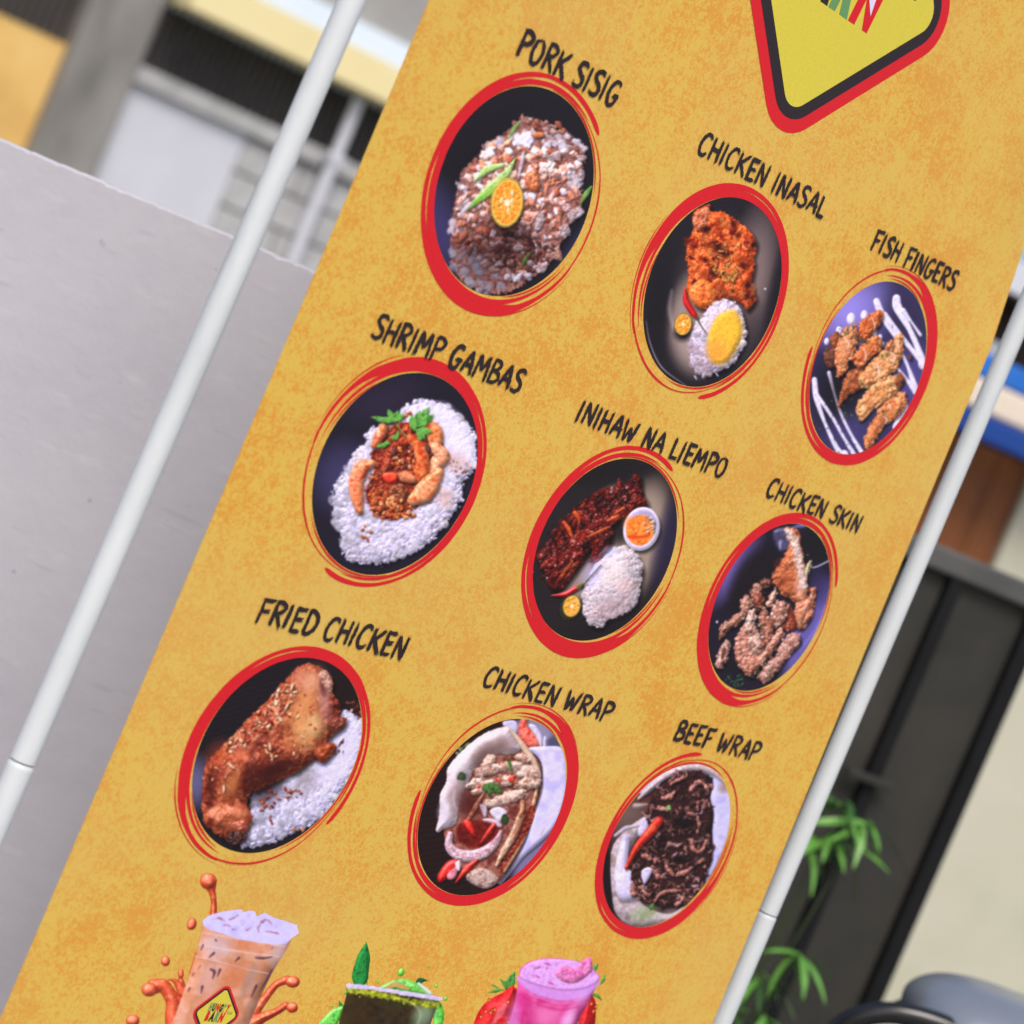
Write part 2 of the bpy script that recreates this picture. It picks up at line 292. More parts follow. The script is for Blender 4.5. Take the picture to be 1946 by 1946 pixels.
def pic_fish():
    c = Canvas(1500, 420, 1860, 920, 3.864, (64, 58, 92))
    c.air(420, 640, 420, 360, -30, (150, 138, 216), 1.); c.air(900, 1200, 260, 420, 0, (92, 82, 142), .8); c.air(860, 720, 200, 300, -20, (58, 50, 76), .8)
    c.air(300, 1250, 240, 400, 0, (38, 32, 44), .95); c.air(420, 1560, 220, 200, 0, (78, 70, 122), .7)
    sw = [(236, 230, 250), (214, 208, 232)]
    for p, w in (([(640, 590), (680, 690), (790, 860)], [50, 56, 30]), ([(700, 690), (800, 820), (900, 940), (960, 1010)], [46, 40, 34, 44]), ([(790, 570), (800, 640), (890, 800), (960, 960), (990, 1060)], [60, 70, 40, 44, 70]), ([(840, 660), (900, 740), (970, 840)], [40, 16, 24]), ([(820, 950), (880, 1080), (930, 1230)], [20, 24, 50]), ([(780, 1060), (870, 1170), (940, 1260)], [16, 26, 50]), ([(170, 1160), (185, 1290), (250, 1480), (350, 1680), (400, 1710)], [40, 46, 24, 40, 60]), ([(180, 1260), (300, 1430), (400, 1600), (470, 1710)], [30, 26, 24, 34]), ([(280, 1110), (320, 1260), (370, 1410), (450, 1570), (530, 1700)], [30, 20, 22, 24, 34])):
        c.line(p, w, sw, bev=3, bump=.2, soft=1.5)
    c.lump([(770, 1490), (860, 1330), (880, 1420), (830, 1500), (770, 1530)], sw, bev=3)
    for x, y, r in ((445, 715, 36), (545, 690, 30), (355, 800, 26), (625, 815, 22), (665, 855, 20), (685, 905, 18), (600, 740, 22), (262, 880, 22)):
        c.lump(ell(x, y, r * .85, r * 1.2, 10), sw, bev=4)
    c.air(440, 1180, 200, 290, 15, (34, 26, 30), .9)
    dk = ((150, 84, 48), (120, 62, 36), (176, 108, 66))
    fritter(c, [(290, 850), (340, 820), (380, 850), (350, 920), (300, 920)], dk); fritter(c, [(250, 960), (320, 930), (340, 1020), (300, 1070), (260, 1040)], ((96, 56, 44), (120, 74, 54)))
    fritter(c, [(520, 750), (590, 700), (640, 660), (680, 690), (660, 770), (610, 810), (560, 860), (520, 850)], ((196, 100, 48), (212, 130, 74), (170, 66, 30)))
    fritter(c, [(400, 800), (470, 775), (490, 850), (470, 950), (430, 1030), (390, 1110), (345, 1110), (335, 1030), (340, 940), (370, 860)])
    fritter(c, [(360, 1330), (380, 1230), (420, 1130), (520, 1080), (560, 1140), (520, 1230), (440, 1260), (380, 1330)], ((160, 84, 46), (190, 116, 70), (130, 62, 36)))
    fritter(c, [(480, 980), (560, 900), (620, 850), (670, 880), (660, 950), (590, 1010), (530, 1065), (485, 1050)], ((206, 112, 58), (222, 146, 92), (176, 70, 32)))
    fritter(c, [(520, 1170), (560, 1080), (640, 1010), (720, 930), (800, 845), (825, 900), (815, 1000), (770, 1090), (680, 1160), (580, 1210)], ((214, 140, 80), (230, 172, 116), (190, 104, 52), (238, 190, 146)))
    fritter(c, [(510, 1340), (560, 1270), (640, 1200), (740, 1150), (790, 1180), (780, 1260), (690, 1330), (620, 1370), (560, 1440), (520, 1440)], ((216, 146, 86), (232, 178, 126), (196, 108, 56)))
    fritter(c, [(780, 1180), (820, 1120), (850, 1160), (830, 1210), (800, 1220)], dk)
    fritter(c, [(565, 1640), (570, 1560), (620, 1460), (680, 1370), (760, 1310), (840, 1280), (840, 1370), (790, 1440), (700, 1500), (640, 1590), (600, 1660)], ((206, 124, 72), (222, 156, 104), (180, 88, 44)))
    fritter(c, [(885, 985), (905, 990), (900, 1020), (885, 1010)], dk); fritter(c, [(720, 900), (760, 880), (760, 940), (720, 940)])
    for p in ([(600, 700), (625, 760), (620, 800)], [(640, 1040), (660, 1110), (650, 1170)], [(740, 960), (780, 1000), (760, 1060)], [(540, 930), (560, 990), (550, 1030)], [(400, 860), (430, 900), (410, 930)], [(690, 1430), (720, 1460), (700, 1490)], [(800, 880), (810, 960)], [(730, 1340), (750, 1390)]):
        c.line(p, [8, 12, 6], (236, 214, 206), op=.8)
    for k in range(120):
        q = RNG.random(2); x, y = (RNG.uniform(180, 500), RNG.uniform(1250, 1700)) if k < 40 else (RNG.uniform(360, 800), RNG.uniform(740, 1330))
        t = RNG.uniform(0, 3.1); l = RNG.uniform(6, 22); c.line([(x, y), (x + l * np.cos(t), y + l * np.sin(t))], [4, 7], ((58, 84, 44), (84, 112, 60), (40, 56, 36))[k % 3], op=.85)
    for x, y in ((440, 790), (380, 820), (550, 880), (700, 985), (550, 1215), (430, 1420), (670, 1410)):
        c.chunks([(x - 30, y - 25), (x + 30, y - 25), (x + 30, y + 25), (x - 30, y + 25)], 5, (6, 13), ((84, 116, 62), (60, 90, 46)), sh=.2)
    return c.fin()

def shrimp(c, path, w, cols=((226, 124, 74), (236, 160, 116), (206, 90, 46), (240, 182, 146)), seg=5):
    w = [v * 1.12 for v in w]
    c.line(path, w, list(cols), bev=11, bump=.3, bs=9, spec=.14, sp=30, amb=.48, sh=.55, sd=(2, 4), sb=6, mixs=9)
    P = smooth(path, 6, False); T = np.gradient(P, axis=0)
    for k in np.linspace(len(P) * .15, len(P) * .85, seg).astype(int):
        n = np.array([-T[k, 1], T[k, 0]]); n = n / np.linalg.norm(n) * np.mean(w) * .42
        c.line([P[k] - n, P[k] + n * .2 + T[k] * .6, P[k] + n], [3, 6, 3], (176, 62, 30), op=.5, soft=2.5)

def pic_shrimp():
    c = Canvas(560, 580, 1020, 1160, 3.3304, (42, 37, 48))
    c.air(300, 1080, 260, 300, 20, (76, 72, 110), .8); c.air(560, 600, 330, 160, -20, (58, 50, 68), .7); c.air(1080, 1350, 130, 200, 0, (52, 46, 66), .6)
    md = [(700, 640), (790, 600), (860, 595), (900, 625), (990, 650), (1060, 720), (1090, 760), (1140, 820), (1160, 920), (1160, 1010), (1100, 1080), (1060, 1140), (1065, 1230), (1010, 1320), (930, 1420), (850, 1500), (770, 1560), (680, 1590), (560, 1640), (440, 1635), (350, 1610), (290, 1530), (290, 1440), (240, 1380), (230, 1270), (245, 1150), (300, 1060), (350, 960), (430, 880), (450, 800), (520, 760), (620, 740)]
    c.lump(md, [(218, 210, 240), (230, 224, 250), (206, 198, 226)], bev=24, bump=.8, bs=4, rough=3.5, sh=.5, sd=(3, 5), sb=9)
    lt = lambda x, y: np.clip(.84 + .24 * (x - 300) / 800 + .1 * (900 - y) / 700 + (.06 if y > 1350 else 0), .74, 1.06)
    c.rice(md, 900, (12, 19), ((228, 222, 252), (212, 206, 240), (242, 238, 255)), lit=lt, sh=.28)
    c.lump([(720, 660), (860, 610), (980, 660), (1080, 780), (1130, 880), (1130, 980), (1050, 1000), (960, 900), (930, 740), (820, 660)], [(236, 232, 255), (226, 220, 250)], bump=.3, bs=4, soft=26, op=.8)
    c.chunks([(300, 1420), (460, 1380), (700, 1450), (600, 1600), (360, 1600)], 70, (14, 24), ((240, 236, 255), (226, 220, 248)), asp=(.5, .8), spec=0, sh=.2, amb=.75, op=.55, soft=2.2)
    c.air(1010, 990, 140, 90, 20, (206, 160, 140), .55); c.air(950, 1220, 80, 90, 0, (206, 150, 120), .45); c.air(400, 1000, 60, 80, 0, (220, 180, 160), .5)
    sauce = [(600, 760), (740, 740), (860, 760), (930, 860), (950, 960), (900, 1080), (880, 1200), (760, 1280), (640, 1350), (520, 1340), (460, 1250), (440, 1160), (500, 1030), (480, 940), (540, 860)]
    c.lump(sauce, [(120, 36, 20), (160, 60, 30), (90, 24, 18), (186, 84, 40)], bump=1.2, bs=6, rough=3, spec=.25, soft=5, sh=.3)
    shrimp(c, [(570, 740), (540, 810), (500, 885)], [40, 66, 40]); shrimp(c, [(840, 760), (880, 800), (890, 860), (870, 910)], [70, 96, 84, 50], ((230, 132, 76), (240, 170, 118), (210, 96, 46)))
    shrimp(c, [(890, 900), (930, 950), (900, 1000), (870, 1050)], [60, 90, 84, 50], ((234, 158, 112), (242, 190, 154), (216, 112, 64)))
    c.lump([(540, 1030), (560, 950), (600, 880), (640, 900), (620, 1000), (580, 1070), (530, 1080)], [(130, 40, 22), (166, 66, 34), (96, 50, 34)], bev=9, bump=.7, spec=.3, sh=.5)
    c.lump([(640, 820), (700, 760), (740, 760), (740, 850), (690, 900), (640, 890)], [(150, 44, 22), (180, 70, 32), (116, 30, 18)], bev=8, bump=.7, spec=.3, sh=.5)
    shrimp(c, [(480, 1000), (420, 1030), (385, 1110), (390, 1210), (408, 1300)], [50, 84, 88, 78, 40], ((228, 124, 74), (240, 172, 132), (208, 84, 40)), 6)
    shrimp(c, [(730, 840), (790, 900), (800, 980), (800, 1060), (790, 1100)], [50, 80, 92, 88, 44], ((222, 108, 56), (236, 146, 90), (200, 78, 36)))
    shrimp(c, [(650, 1040), (690, 1080), (740, 1100)], [40, 66, 50], ((226, 132, 86), (238, 170, 128), (200, 84, 44)))
    shrimp(c, [(910, 1060), (860, 1130), (810, 1190), (750, 1230)], [60, 110, 120, 70], ((232, 140, 88), (242, 182, 138), (212, 98, 46)))
    c.lump([(560, 1060), (640, 1060), (650, 1100), (600, 1130), (550, 1100)], [(186, 40, 22), (206, 70, 36)], bev=5, spec=.4, sh=.4)
    c.lump([(470, 1200), (560, 1160), (600, 1200), (580, 1280), (500, 1310)], [(140, 54, 24), (176, 84, 40), (110, 36, 20)], bev=7, bump=1, spec=.3, sh=.4)
    c.lump([(600, 1150), (690, 1130), (720, 1190), (670, 1260), (600, 1240)], [(120, 60, 34), (150, 84, 50), (90, 40, 26)], bev=7, bump=.9, spec=.3, sh=.4)
    gar = ((200, 112, 58), (176, 84, 40), (216, 146, 92), (150, 62, 30))
    c.chunks([(600, 920), (720, 900), (760, 990), (700, 1040), (620, 1030)], 50, (8, 22), gar + ((120, 40, 30), (90, 40, 40)), bump=.6, spec=.25)
    c.chunks([(480, 1240), (640, 1210), (700, 1300), (640, 1350), (520, 1340)], 60, (10, 26), gar, bump=.6, spec=.25); c.chunks([(640, 1270), (770, 1280), (760, 1330), (640, 1350)], 24, (10, 22), gar)
    c.chunks([(450, 1060), (560, 1040), (560, 1190), (450, 1190)], 16, (8, 18), gar + ((226, 180, 150),)); c.chunks([(430, 1390), (480, 1420), (460, 1500), (425, 1470)], 10, (8, 18), gar); c.chunks([(980, 980), (1090, 1000), (1080, 1080), (990, 1060)], 14, (5, 10), gar, op=.6)
    c.chunks([(690, 700), (730, 680), (730, 710), (690, 730)], 5, (8, 16), gar)
    c.lump([(825, 870), (860, 900), (855, 940), (830, 920)], (70, 36, 36), bev=3, spec=.6)
    g = ((96, 158, 70), (126, 188, 92), (66, 120, 52))
    c.line([(625, 735), (670, 790), (705, 830)], [10, 8, 8], (120, 160, 84), sh=.4)
    for b, t, w in (((620, 740), (475, 705), 36), ((625, 735), (585, 655), 40), ((630, 735), (650, 665), 44), ((640, 730), (690, 690), 44), ((620, 735), (540, 715), 40)): c.leaf(b, t, w, g)
    for b, t, w in (((750, 790), (735, 690), 40), ((755, 780), (790, 665), 48), ((760, 780), (850, 640), 56), ((770, 770), (880, 690), 56), ((760, 790), (740, 740), 50)): c.leaf(b, t, w, g)
    for b, t, w in (((770, 790), (870, 800), 50), ((770, 800), (830, 850), 44), ((775, 800), (800, 860), 34), ((645, 840), (600, 830), 30), ((640, 850), (655, 790), 24), ((590, 880), (510, 895), 34), ((600, 870), (560, 870), 30)): c.leaf(b, t, w, g)
    return c.fin(.012)

def pic_liempo():
    c = Canvas(980, 740, 1400, 1280, 3.578, (46, 40, 40))
    c.air(800, 1050, 230, 560, 18, (164, 146, 130), .95, hard=1.4); c.air(420, 1270, 200, 200, 0, (162, 142, 130), .9, hard=1.4); c.air(620, 690, 130, 50, -30, (170, 154, 140), .6)
    c.air(1030, 1000, 120, 520, 14, (50, 44, 66), .95); c.air(600, 540, 420, 140, -8, (38, 33, 34), .9); c.air(560, 1640, 420, 150, -10, (38, 34, 34), .9); c.air(250, 850, 160, 300, 28, (48, 42, 42), .8)
    c.line([(480, 1080), (500, 1180), (500, 1240)], [10, 30, 12], (130, 112, 104), op=.4, soft=6)
    c.air(700, 960, 110, 130, 30, (30, 24, 26), .85)
    body = [(140, 1120), (220, 1020), (300, 900), (400, 800), (500, 720), (600, 660), (680, 640), (740, 640), (790, 575), (835, 590), (845, 690), (880, 770), (820, 830), (740, 860), (650, 920), (640, 1010), (590, 1110), (540, 1180), (500, 1170), (500, 1090), (460, 1150), (380, 1260), (300, 1360), (230, 1350), (200, 1260), (160, 1200)]
    c.lump(body, [(58, 18, 16), (96, 26, 20), (128, 36, 24), (50, 16, 16), (150, 44, 28), (80, 22, 18)], bev=16, bump=2., bs=7, spec=.35, sp=40, rough=2.4, sh=.75, sd=(4, 7), sb=10, mixs=7)
    c.chunks(body, 120, (16, 46), ((110, 30, 22), (136, 40, 26), (76, 22, 20), (156, 50, 30), (56, 18, 18)), op=.65, spec=.35, bump=1., ang=(-52, 16), asp=(.3, .6))
    for k in range(9):
        t = k / 8; x = 250 + 480 * t; y = 1010 - 340 * t
        c.line([(x - 30, y - 40), (x + 10, y + 20), (x + 30, y + 80)], [6, 22, 6], (34, 14, 14), op=.75, soft=4)
    for p, w in (([(320, 900), (355, 945), (375, 1000)], [20, 30, 16]), ([(395, 835), (420, 870), (425, 900)], [30, 26, 14]), ([(610, 890), (650, 870), (690, 850)], [14, 30, 10]), ([(480, 1000), (560, 960), (620, 930)], [8, 22, 10]), ([(660, 840), (720, 800)], [10, 20]), ([(300, 1270), (340, 1220), (380, 1160)], [6, 8, 6])):
        c.line(p, w, [(226, 108, 44), (206, 80, 32), (236, 140, 72)], bev=4, spec=.3, op=.85, soft=2.5)
    c.line([(310, 1280), (325, 1225), (380, 1165), (375, 1220), (330, 1285)], [5, 5, 5], (196, 130, 76), op=.7)
    c.line([(210, 1190), (380, 1060), (560, 900), (760, 830)], [20, 60, 60, 20], (186, 54, 32), op=.3, soft=16)
    for k in range(150):
        u = RNG.random(); x = 180 + 640 * u + RNG.normal(0, 46); y = 1230 - 560 * u + RNG.normal(0, 62)
        c.lump(ell(x, y, RNG.uniform(2, 7), RNG.uniform(2, 5), RNG.uniform(0, 180), 6), ((236, 214, 210), (214, 150, 130), (240, 236, 244))[k % 3], op=RNG.uniform(.4, .9), sm=False)
    for x, y in ((635, 690), (740, 660), (640, 665), (170, 1125), (210, 1280), (265, 1195)): c.lump(ell(x, y, 7, 9, 30), (216, 206, 214), soft=3, op=.8)
    c.lump(ell(838, 940, 120, 150, 14), [(208, 202, 226), (226, 220, 244)], bev=6, sh=.6, sd=(3, 6), sb=8, edge=(236, 232, 255, 2.)); c.lump(ell(838, 925, 100, 120, 14), [(190, 182, 214), (176, 160, 190)], bev=4)
    c.lump(ell(830, 950, 94, 104, 14), [(226, 118, 36), (236, 150, 70), (216, 96, 26)], bump=.3, spec=.15); c.lump([(750, 985), (820, 985), (900, 975), (870, 1000), (800, 1010), (750, 1005)], (216, 72, 30), soft=4, op=.85)
    c.chunks([(850, 860), (910, 870), (930, 930), (880, 960)], 14, (8, 18), ((226, 206, 190), (214, 170, 130)), op=.8); c.air(760, 900, 60, 60, 0, (236, 130, 40), .6)
    md = [(640, 1090), (700, 1060), (760, 1070), (810, 1110), (835, 1160), (850, 1220), (835, 1310), (825, 1400), (780, 1480), (700, 1530), (620, 1560), (570, 1610), (500, 1600), (460, 1540), (445, 1450), (445, 1370), (480, 1290), (510, 1210), (570, 1140)]
    c.lump(md, [(214, 198, 204), (228, 216, 222), (204, 184, 188)], bev=40, bump=.5, bs=2.5, rough=2, sh=.65, sd=(4, 7), sb=9)
    lr = lambda x, y: 1.03 if (y < 1330 and x < 760) else .86
    c.rice(md, 480, (9, 13), ((228, 216, 226), (214, 198, 206), (240, 232, 238)), lit=lr, sh=.2)
    c.air(520, 1240, 90, 160, 30, (196, 190, 250), .55); c.air(620, 1100, 70, 60, 0, (190, 196, 250), .5); c.air(640, 1230, 130, 130, 0, (236, 226, 214), .45); c.air(730, 1330, 90, 80, 0, (226, 180, 170), .35); c.air(640, 1480, 200, 100, -20, (200, 160, 160), .35)
    c.line([(440, 1345), (500, 1270), (570, 1190)], [10, 6, 6], (60, 66, 44), sh=.35)
    c.line([(240, 1400), (330, 1390), (400, 1350), (445, 1330)], [6, 36, 34, 20], [(200, 30, 30), (170, 20, 24)], bev=5, spec=.5, sh=.6)
    c.line([(420, 1345), (450, 1320)], [30, 14], (96, 104, 56), bev=2)
    c.air(350, 1520, 80, 60, 0, (22, 20, 20), .85); c.lump(ell(362, 1490, 66, 86, 12), (58, 56, 34), bev=4)
    calamansi(c, 376, 1472, 58, 76, 14, (176, 150, 60), ((232, 164, 60), (220, 140, 44), (240, 186, 90)), sh=.2)
    return c.fin(.018)

def crisp(c, pts, cols=((176, 116, 92), (214, 168, 150), (136, 76, 54), (238, 212, 204)), **k):
    if len(cols) < 4: cols = tuple(cols) + (tuple(min(255, v * 1.22 + 6) for v in cols[1]), tuple(v * .72 for v in cols[0]))
    kw = dict(bev=10, bump=1.3, bs=7, spec=.2, rough=1.8, amb=.42, sh=.65, sd=(2, 4), sb=6, mixs=6); kw.update(k)
    c.lump(pts, list(cols), **kw)

def pic_skin():
    c = Canvas(1310, 890, 1660, 1370, 4.0257, (40, 34, 46))
    c.air(320, 760, 150, 420, 34, (120, 108, 176), .85); c.air(500, 900, 250, 400, 20, (36, 28, 32), .95, hard=1.5); c.air(900, 1250, 180, 520, 22, (112, 102, 172), .9, hard=1.3); c.air(980, 900, 110, 200, 0, (60, 52, 92), .8); c.air(950, 600, 180, 180, 0, (34, 27, 30), .9)
    c.line([(860, 430), (800, 440), (760, 470)], [30, 20, 10], (120, 120, 186), soft=6)
    c.lump([(620, 470), (760, 450), (790, 560), (720, 640), (650, 600)], [(52, 46, 66), (70, 66, 96)], bev=6, spec=.3); c.lump([(665, 560), (690, 545), (680, 620)], (190, 186, 220), soft=4, op=.7)
    c.line([(880, 752), (960, 752), (1075, 700)], [8, 9, 9], (206, 200, 232)); c.line([(1040, 1050), (970, 1230), (840, 1390)], [6, 30, 10], (150, 140, 216), op=.6, soft=8)
    c.air(480, 1500, 300, 150, 0, (32, 26, 32), .8)
    crisp(c, [(450, 920), (490, 870), (540, 890), (545, 940), (520, 990), (460, 980)], ((150, 104, 86), (176, 130, 112), (120, 76, 58)))
    crisp(c, [(520, 850), (600, 840), (620, 890), (560, 910)], ((90, 56, 46), (116, 76, 62)))
    crisp(c, [(470, 960), (540, 960), (555, 1040), (510, 1080), (470, 1030)], ((140, 84, 66), (116, 62, 46)))
    tri = [(715, 460), (770, 440), (825, 480), (840, 560), (870, 680), (890, 800), (905, 900), (900, 960), (880, 1030), (800, 1030), (760, 990), (700, 960), (650, 900), (615, 830), (640, 770), (690, 690), (745, 590), (745, 520)]
    crisp(c, tri, ((176, 96, 58), (196, 124, 84), (160, 76, 42)), bev=14)
    c.line([(740, 470), (790, 560), (830, 720), (870, 900)], [50, 70, 70, 50], [(226, 200, 188), (208, 172, 154), (236, 216, 208)], bev=8, bump=1., rough=2, soft=4)
    c.air(720, 850, 100, 130, 10, (150, 74, 42), .6); c.air(840, 900, 60, 130, 0, (236, 220, 214), .45); c.air(660, 720, 40, 60, 30, (110, 50, 34), .5)
    crisp(c, [(885, 740), (915, 700), (920, 740), (905, 800), (885, 800)], ((196, 176, 130), (216, 200, 160)))
    crisp(c, [(790, 1080), (830, 1020), (900, 980), (930, 910), (965, 920), (955, 1020), (940, 1120), (900, 1190), (850, 1235), (800, 1200)], ((176, 100, 66), (206, 150, 120), (150, 70, 44), (220, 180, 156)))
    c.lump([(820, 1090), (880, 1050), (900, 1060), (880, 1140), (840, 1200), (815, 1160)], [(206, 156, 124), (186, 116, 82)], bev=7, bump=.7, soft=3)
    crisp(c, [(570, 1040), (600, 960), (640, 910), (660, 960), (640, 1020), (590, 1060)], ((190, 130, 108), (214, 164, 144)))
    crisp(c, [(375, 1000), (410, 960), (465, 990), (460, 1060), (400, 1100), (365, 1060)], ((170, 116, 96), (206, 160, 140), (130, 76, 58)))
    c.lump([(690, 1060), (750, 1030), (790, 1100), (810, 1220), (740, 1250), (700, 1180)], [(116, 48, 30), (146, 68, 44)], bev=8, bump=.6, spec=.3, sh=.5)
    crisp(c, [(205, 1260), (230, 1180), (300, 1140), (390, 1070), (420, 1110), (360, 1190), (280, 1230), (220, 1300)], ((150, 100, 82), (180, 136, 118), (116, 70, 54)))
    crisp(c, [(600, 1130), (620, 1040), (690, 1000), (745, 1030), (740, 1110), (700, 1190), (650, 1220), (605, 1190)])
    crisp(c, [(330, 1400), (345, 1280), (390, 1200), (460, 1160), (500, 1240), (560, 1300), (560, 1420), (520, 1540), (470, 1600), (400, 1560), (350, 1480)], ((170, 112, 92), (200, 150, 132), (140, 76, 56)))
    crisp(c, [(520, 1100), (580, 1090), (640, 1230), (600, 1330), (560, 1330), (520, 1200)], ((150, 84, 62), (186, 124, 100), (120, 60, 42)))
    crisp(c, [(440, 1450), (540, 1400), (620, 1290), (690, 1210), (720, 1260), (660, 1360), (590, 1450), (510, 1540), (450, 1560)], ((196, 140, 116), (166, 96, 72), (216, 172, 152)))
    crisp(c, [(530, 1590), (560, 1510), (640, 1440), (700, 1330), (780, 1260), (840, 1270), (850, 1340), (790, 1400), (740, 1460), (660, 1560), (590, 1640), (540, 1630)], ((176, 124, 108), (200, 156, 142), (146, 90, 72)))
    crisp(c, [(400, 1230), (430, 1100), (470, 1060), (500, 1090), (490, 1180), (520, 1280), (535, 1380), (500, 1410), (440, 1340), (460, 1260)], ((206, 156, 136), (224, 186, 172), (176, 116, 94)))
    crisp(c, [(180, 1490), (210, 1400), (240, 1320), (290, 1310), (295, 1380), (260, 1480), (215, 1535)], ((176, 130, 114), (206, 166, 152), (130, 86, 70)))
    c.lump([(225, 1440), (245, 1360), (265, 1380), (245, 1450)], (110, 68, 54), soft=3)
    c.chunks([(400, 1100), (560, 1050), (800, 1250), (760, 1420), (560, 1600), (360, 1500)], 150, (7, 17), ((214, 172, 154), (190, 136, 112), (160, 100, 78), (226, 196, 184)), op=.75, spec=.2, sh=.3)
    for k in range(26):
        x, y = RNG.uniform(240, 390), RNG.uniform(1580, 1700); t = RNG.uniform(0, 3.1); l = RNG.uniform(10, 34)
        c.line([(x, y), (x + l * np.cos(t), y - l * np.sin(t))], [4, 8], ((60, 106, 52), (92, 140, 84), (40, 70, 40))[k % 3])
    for x, y in ((540, 1200), (525, 1095), (510, 1550), (600, 1565), (520, 1540)): c.chunks([(x - 16, y - 22), (x + 16, y - 22), (x + 16, y + 22), (x - 16, y + 22)], 4, (5, 11), ((84, 106, 52), (66, 86, 40)), sh=.2)
    c.lump(ell(192, 1165, 9, 10), (214, 204, 220)); c.lump(ell(895, 658, 4, 4), (214, 204, 220))
    return c.fin(.014)

def pic_fried():
    c = Canvas(330, 1120, 800, 1680, 3.451, (40, 34, 38))
    for k in range(26):
        y = 560 + k * 34; c.line([(130, y + 90), (400, y + 20), (760, y - 60)], [7, 7, 7], (28, 23, 27), op=.75, soft=3)
    c.air(140, 1260, 130, 230, 0, (120, 116, 160), .8); c.air(1130, 640, 200, 200, 0, (44, 28, 26), .8)
    c.chunks([(1120, 760), (1200, 750), (1250, 800), (1240, 880), (1180, 820)], 26, (10, 24), ((110, 60, 44), (140, 84, 62), (84, 44, 34)))
    rm = [(1110, 790), (1180, 810), (1255, 890), (1260, 1000), (1230, 1120), (1180, 1250), (1090, 1370), (1000, 1490), (860, 1570), (720, 1640), (560, 1690), (450, 1690), (440, 1600), (500, 1450), (520, 1300), (640, 1230), (820, 1150), (980, 1050), (1080, 900)]
    c.lump(rm, [(214, 208, 244), (228, 224, 252), (200, 194, 228)], bev=20, bump=.7, bs=4, rough=3, sh=.4)
    c.rice(rm, 620, (12, 19), ((226, 222, 252), (210, 206, 242), (240, 238, 255)), lit=lambda x, y: np.clip(.72 + .36 * (x - 450) / 750 - (.05 if y > 1500 else 0), .66, 1.05), sh=.25)
    c.lump([(1060, 900), (1180, 850), (1240, 950), (1220, 1080), (1130, 1230), (1010, 1280), (930, 1180), (1010, 1060)], [(226, 222, 255), (216, 210, 250)], soft=24, op=.75, bump=.3)
    c.air(600, 1310, 190, 150, -25, (50, 36, 44), .7); c.air(870, 1240, 110, 150, 0, (150, 140, 140), .6); c.air(470, 1640, 60, 50, 0, (90, 84, 110), .5)
    leg = [(810, 510), (870, 485), (960, 505), (1010, 545), (1050, 610), (1040, 680), (1100, 750), (1090, 850), (1140, 850), (1120, 910), (1050, 960), (1010, 1010), (1060, 1010), (1065, 1060), (990, 1140), (920, 1120), (830, 1190), (700, 1250), (560, 1320), (510, 1330), (480, 1420), (515, 1500), (490, 1570), (460, 1640), (400, 1680), (350, 1650), (220, 1560), (190, 1490), (180, 1350), (190, 1190), (240, 1100), (380, 960), (490, 840), (600, 730), (720, 600)]
    c.lump(leg, [(104, 40, 26), (142, 62, 38), (176, 92, 60), (130, 50, 32), (190, 112, 76)], bev=44, bump=1.5, bs=12, rough=1.4, spec=.22, sh=.7, sd=(4, 6), sb=10, mixs=14)
    c.air(860, 760, 170, 320, 20, (222, 156, 98), .7); c.air(880, 950, 140, 150, 0, (232, 186, 122), .65); c.air(850, 580, 110, 90, 0, (222, 160, 130), .55); c.air(600, 1210, 270, 110, -25, (66, 24, 18), .8); c.air(990, 720, 60, 220, -8, (196, 150, 150), .6); c.air(980, 640, 30, 90, -10, (96, 40, 40), .7)
    c.air(300, 1080, 150, 120, -40, (190, 84, 44), .45); c.air(360, 1290, 90, 160, 20, (170, 100, 56), .7); c.air(240, 1300, 50, 200, 0, (70, 26, 18), .7)
    c.lump([(190, 1490), (240, 1430), (340, 1400), (440, 1400), (505, 1460), (500, 1550), (450, 1590), (350, 1570), (230, 1550)], [(172, 86, 54), (192, 112, 76), (136, 54, 34)], bev=18, bump=1.1, bs=9, spec=.3, op=.9, soft=6)
    c.lump([(360, 1590), (450, 1590), (455, 1650), (400, 1685), (350, 1650)], [(46, 24, 20), (84, 50, 40)], bev=6, bump=1, spec=.4); c.lump([(400, 1530), (470, 1510), (480, 1560), (430, 1590)], [(140, 50, 34), (190, 110, 84)], bev=5, spec=.4, bump=.8)
    c.lump([(930, 1090), (960, 1030), (1050, 1010), (1055, 1050), (990, 1130)], [(170, 84, 44), (140, 60, 30)], bev=9, bump=.7, spec=.2)
    c.lump([(950, 560), (1000, 530), (1045, 610), (1030, 690), (990, 640)], [(200, 156, 136), (170, 116, 100)], bev=7, bump=1, spec=.2); c.lump([(1040, 860), (1090, 840), (1140, 855), (1110, 910), (1050, 920)], [(110, 50, 36), (150, 84, 64)], bev=5, bump=1, spec=.3)
    for k in range(150):
        x, y = RNG.uniform(250, 1010), RNG.uniform(520, 1500); t = RNG.uniform(0, 3.1); l = RNG.uniform(10, 40)
        P = smooth(leg, 2)
        if sdf(P, np.array([x]), np.array([y]))[0] > -26: continue
        c.line([(x, y), (x + l * np.cos(t), y + l * np.sin(t))], [2, 5, 2], ((80, 28, 18), (226, 170, 120), (60, 20, 16))[k % 3], op=.45, soft=2)
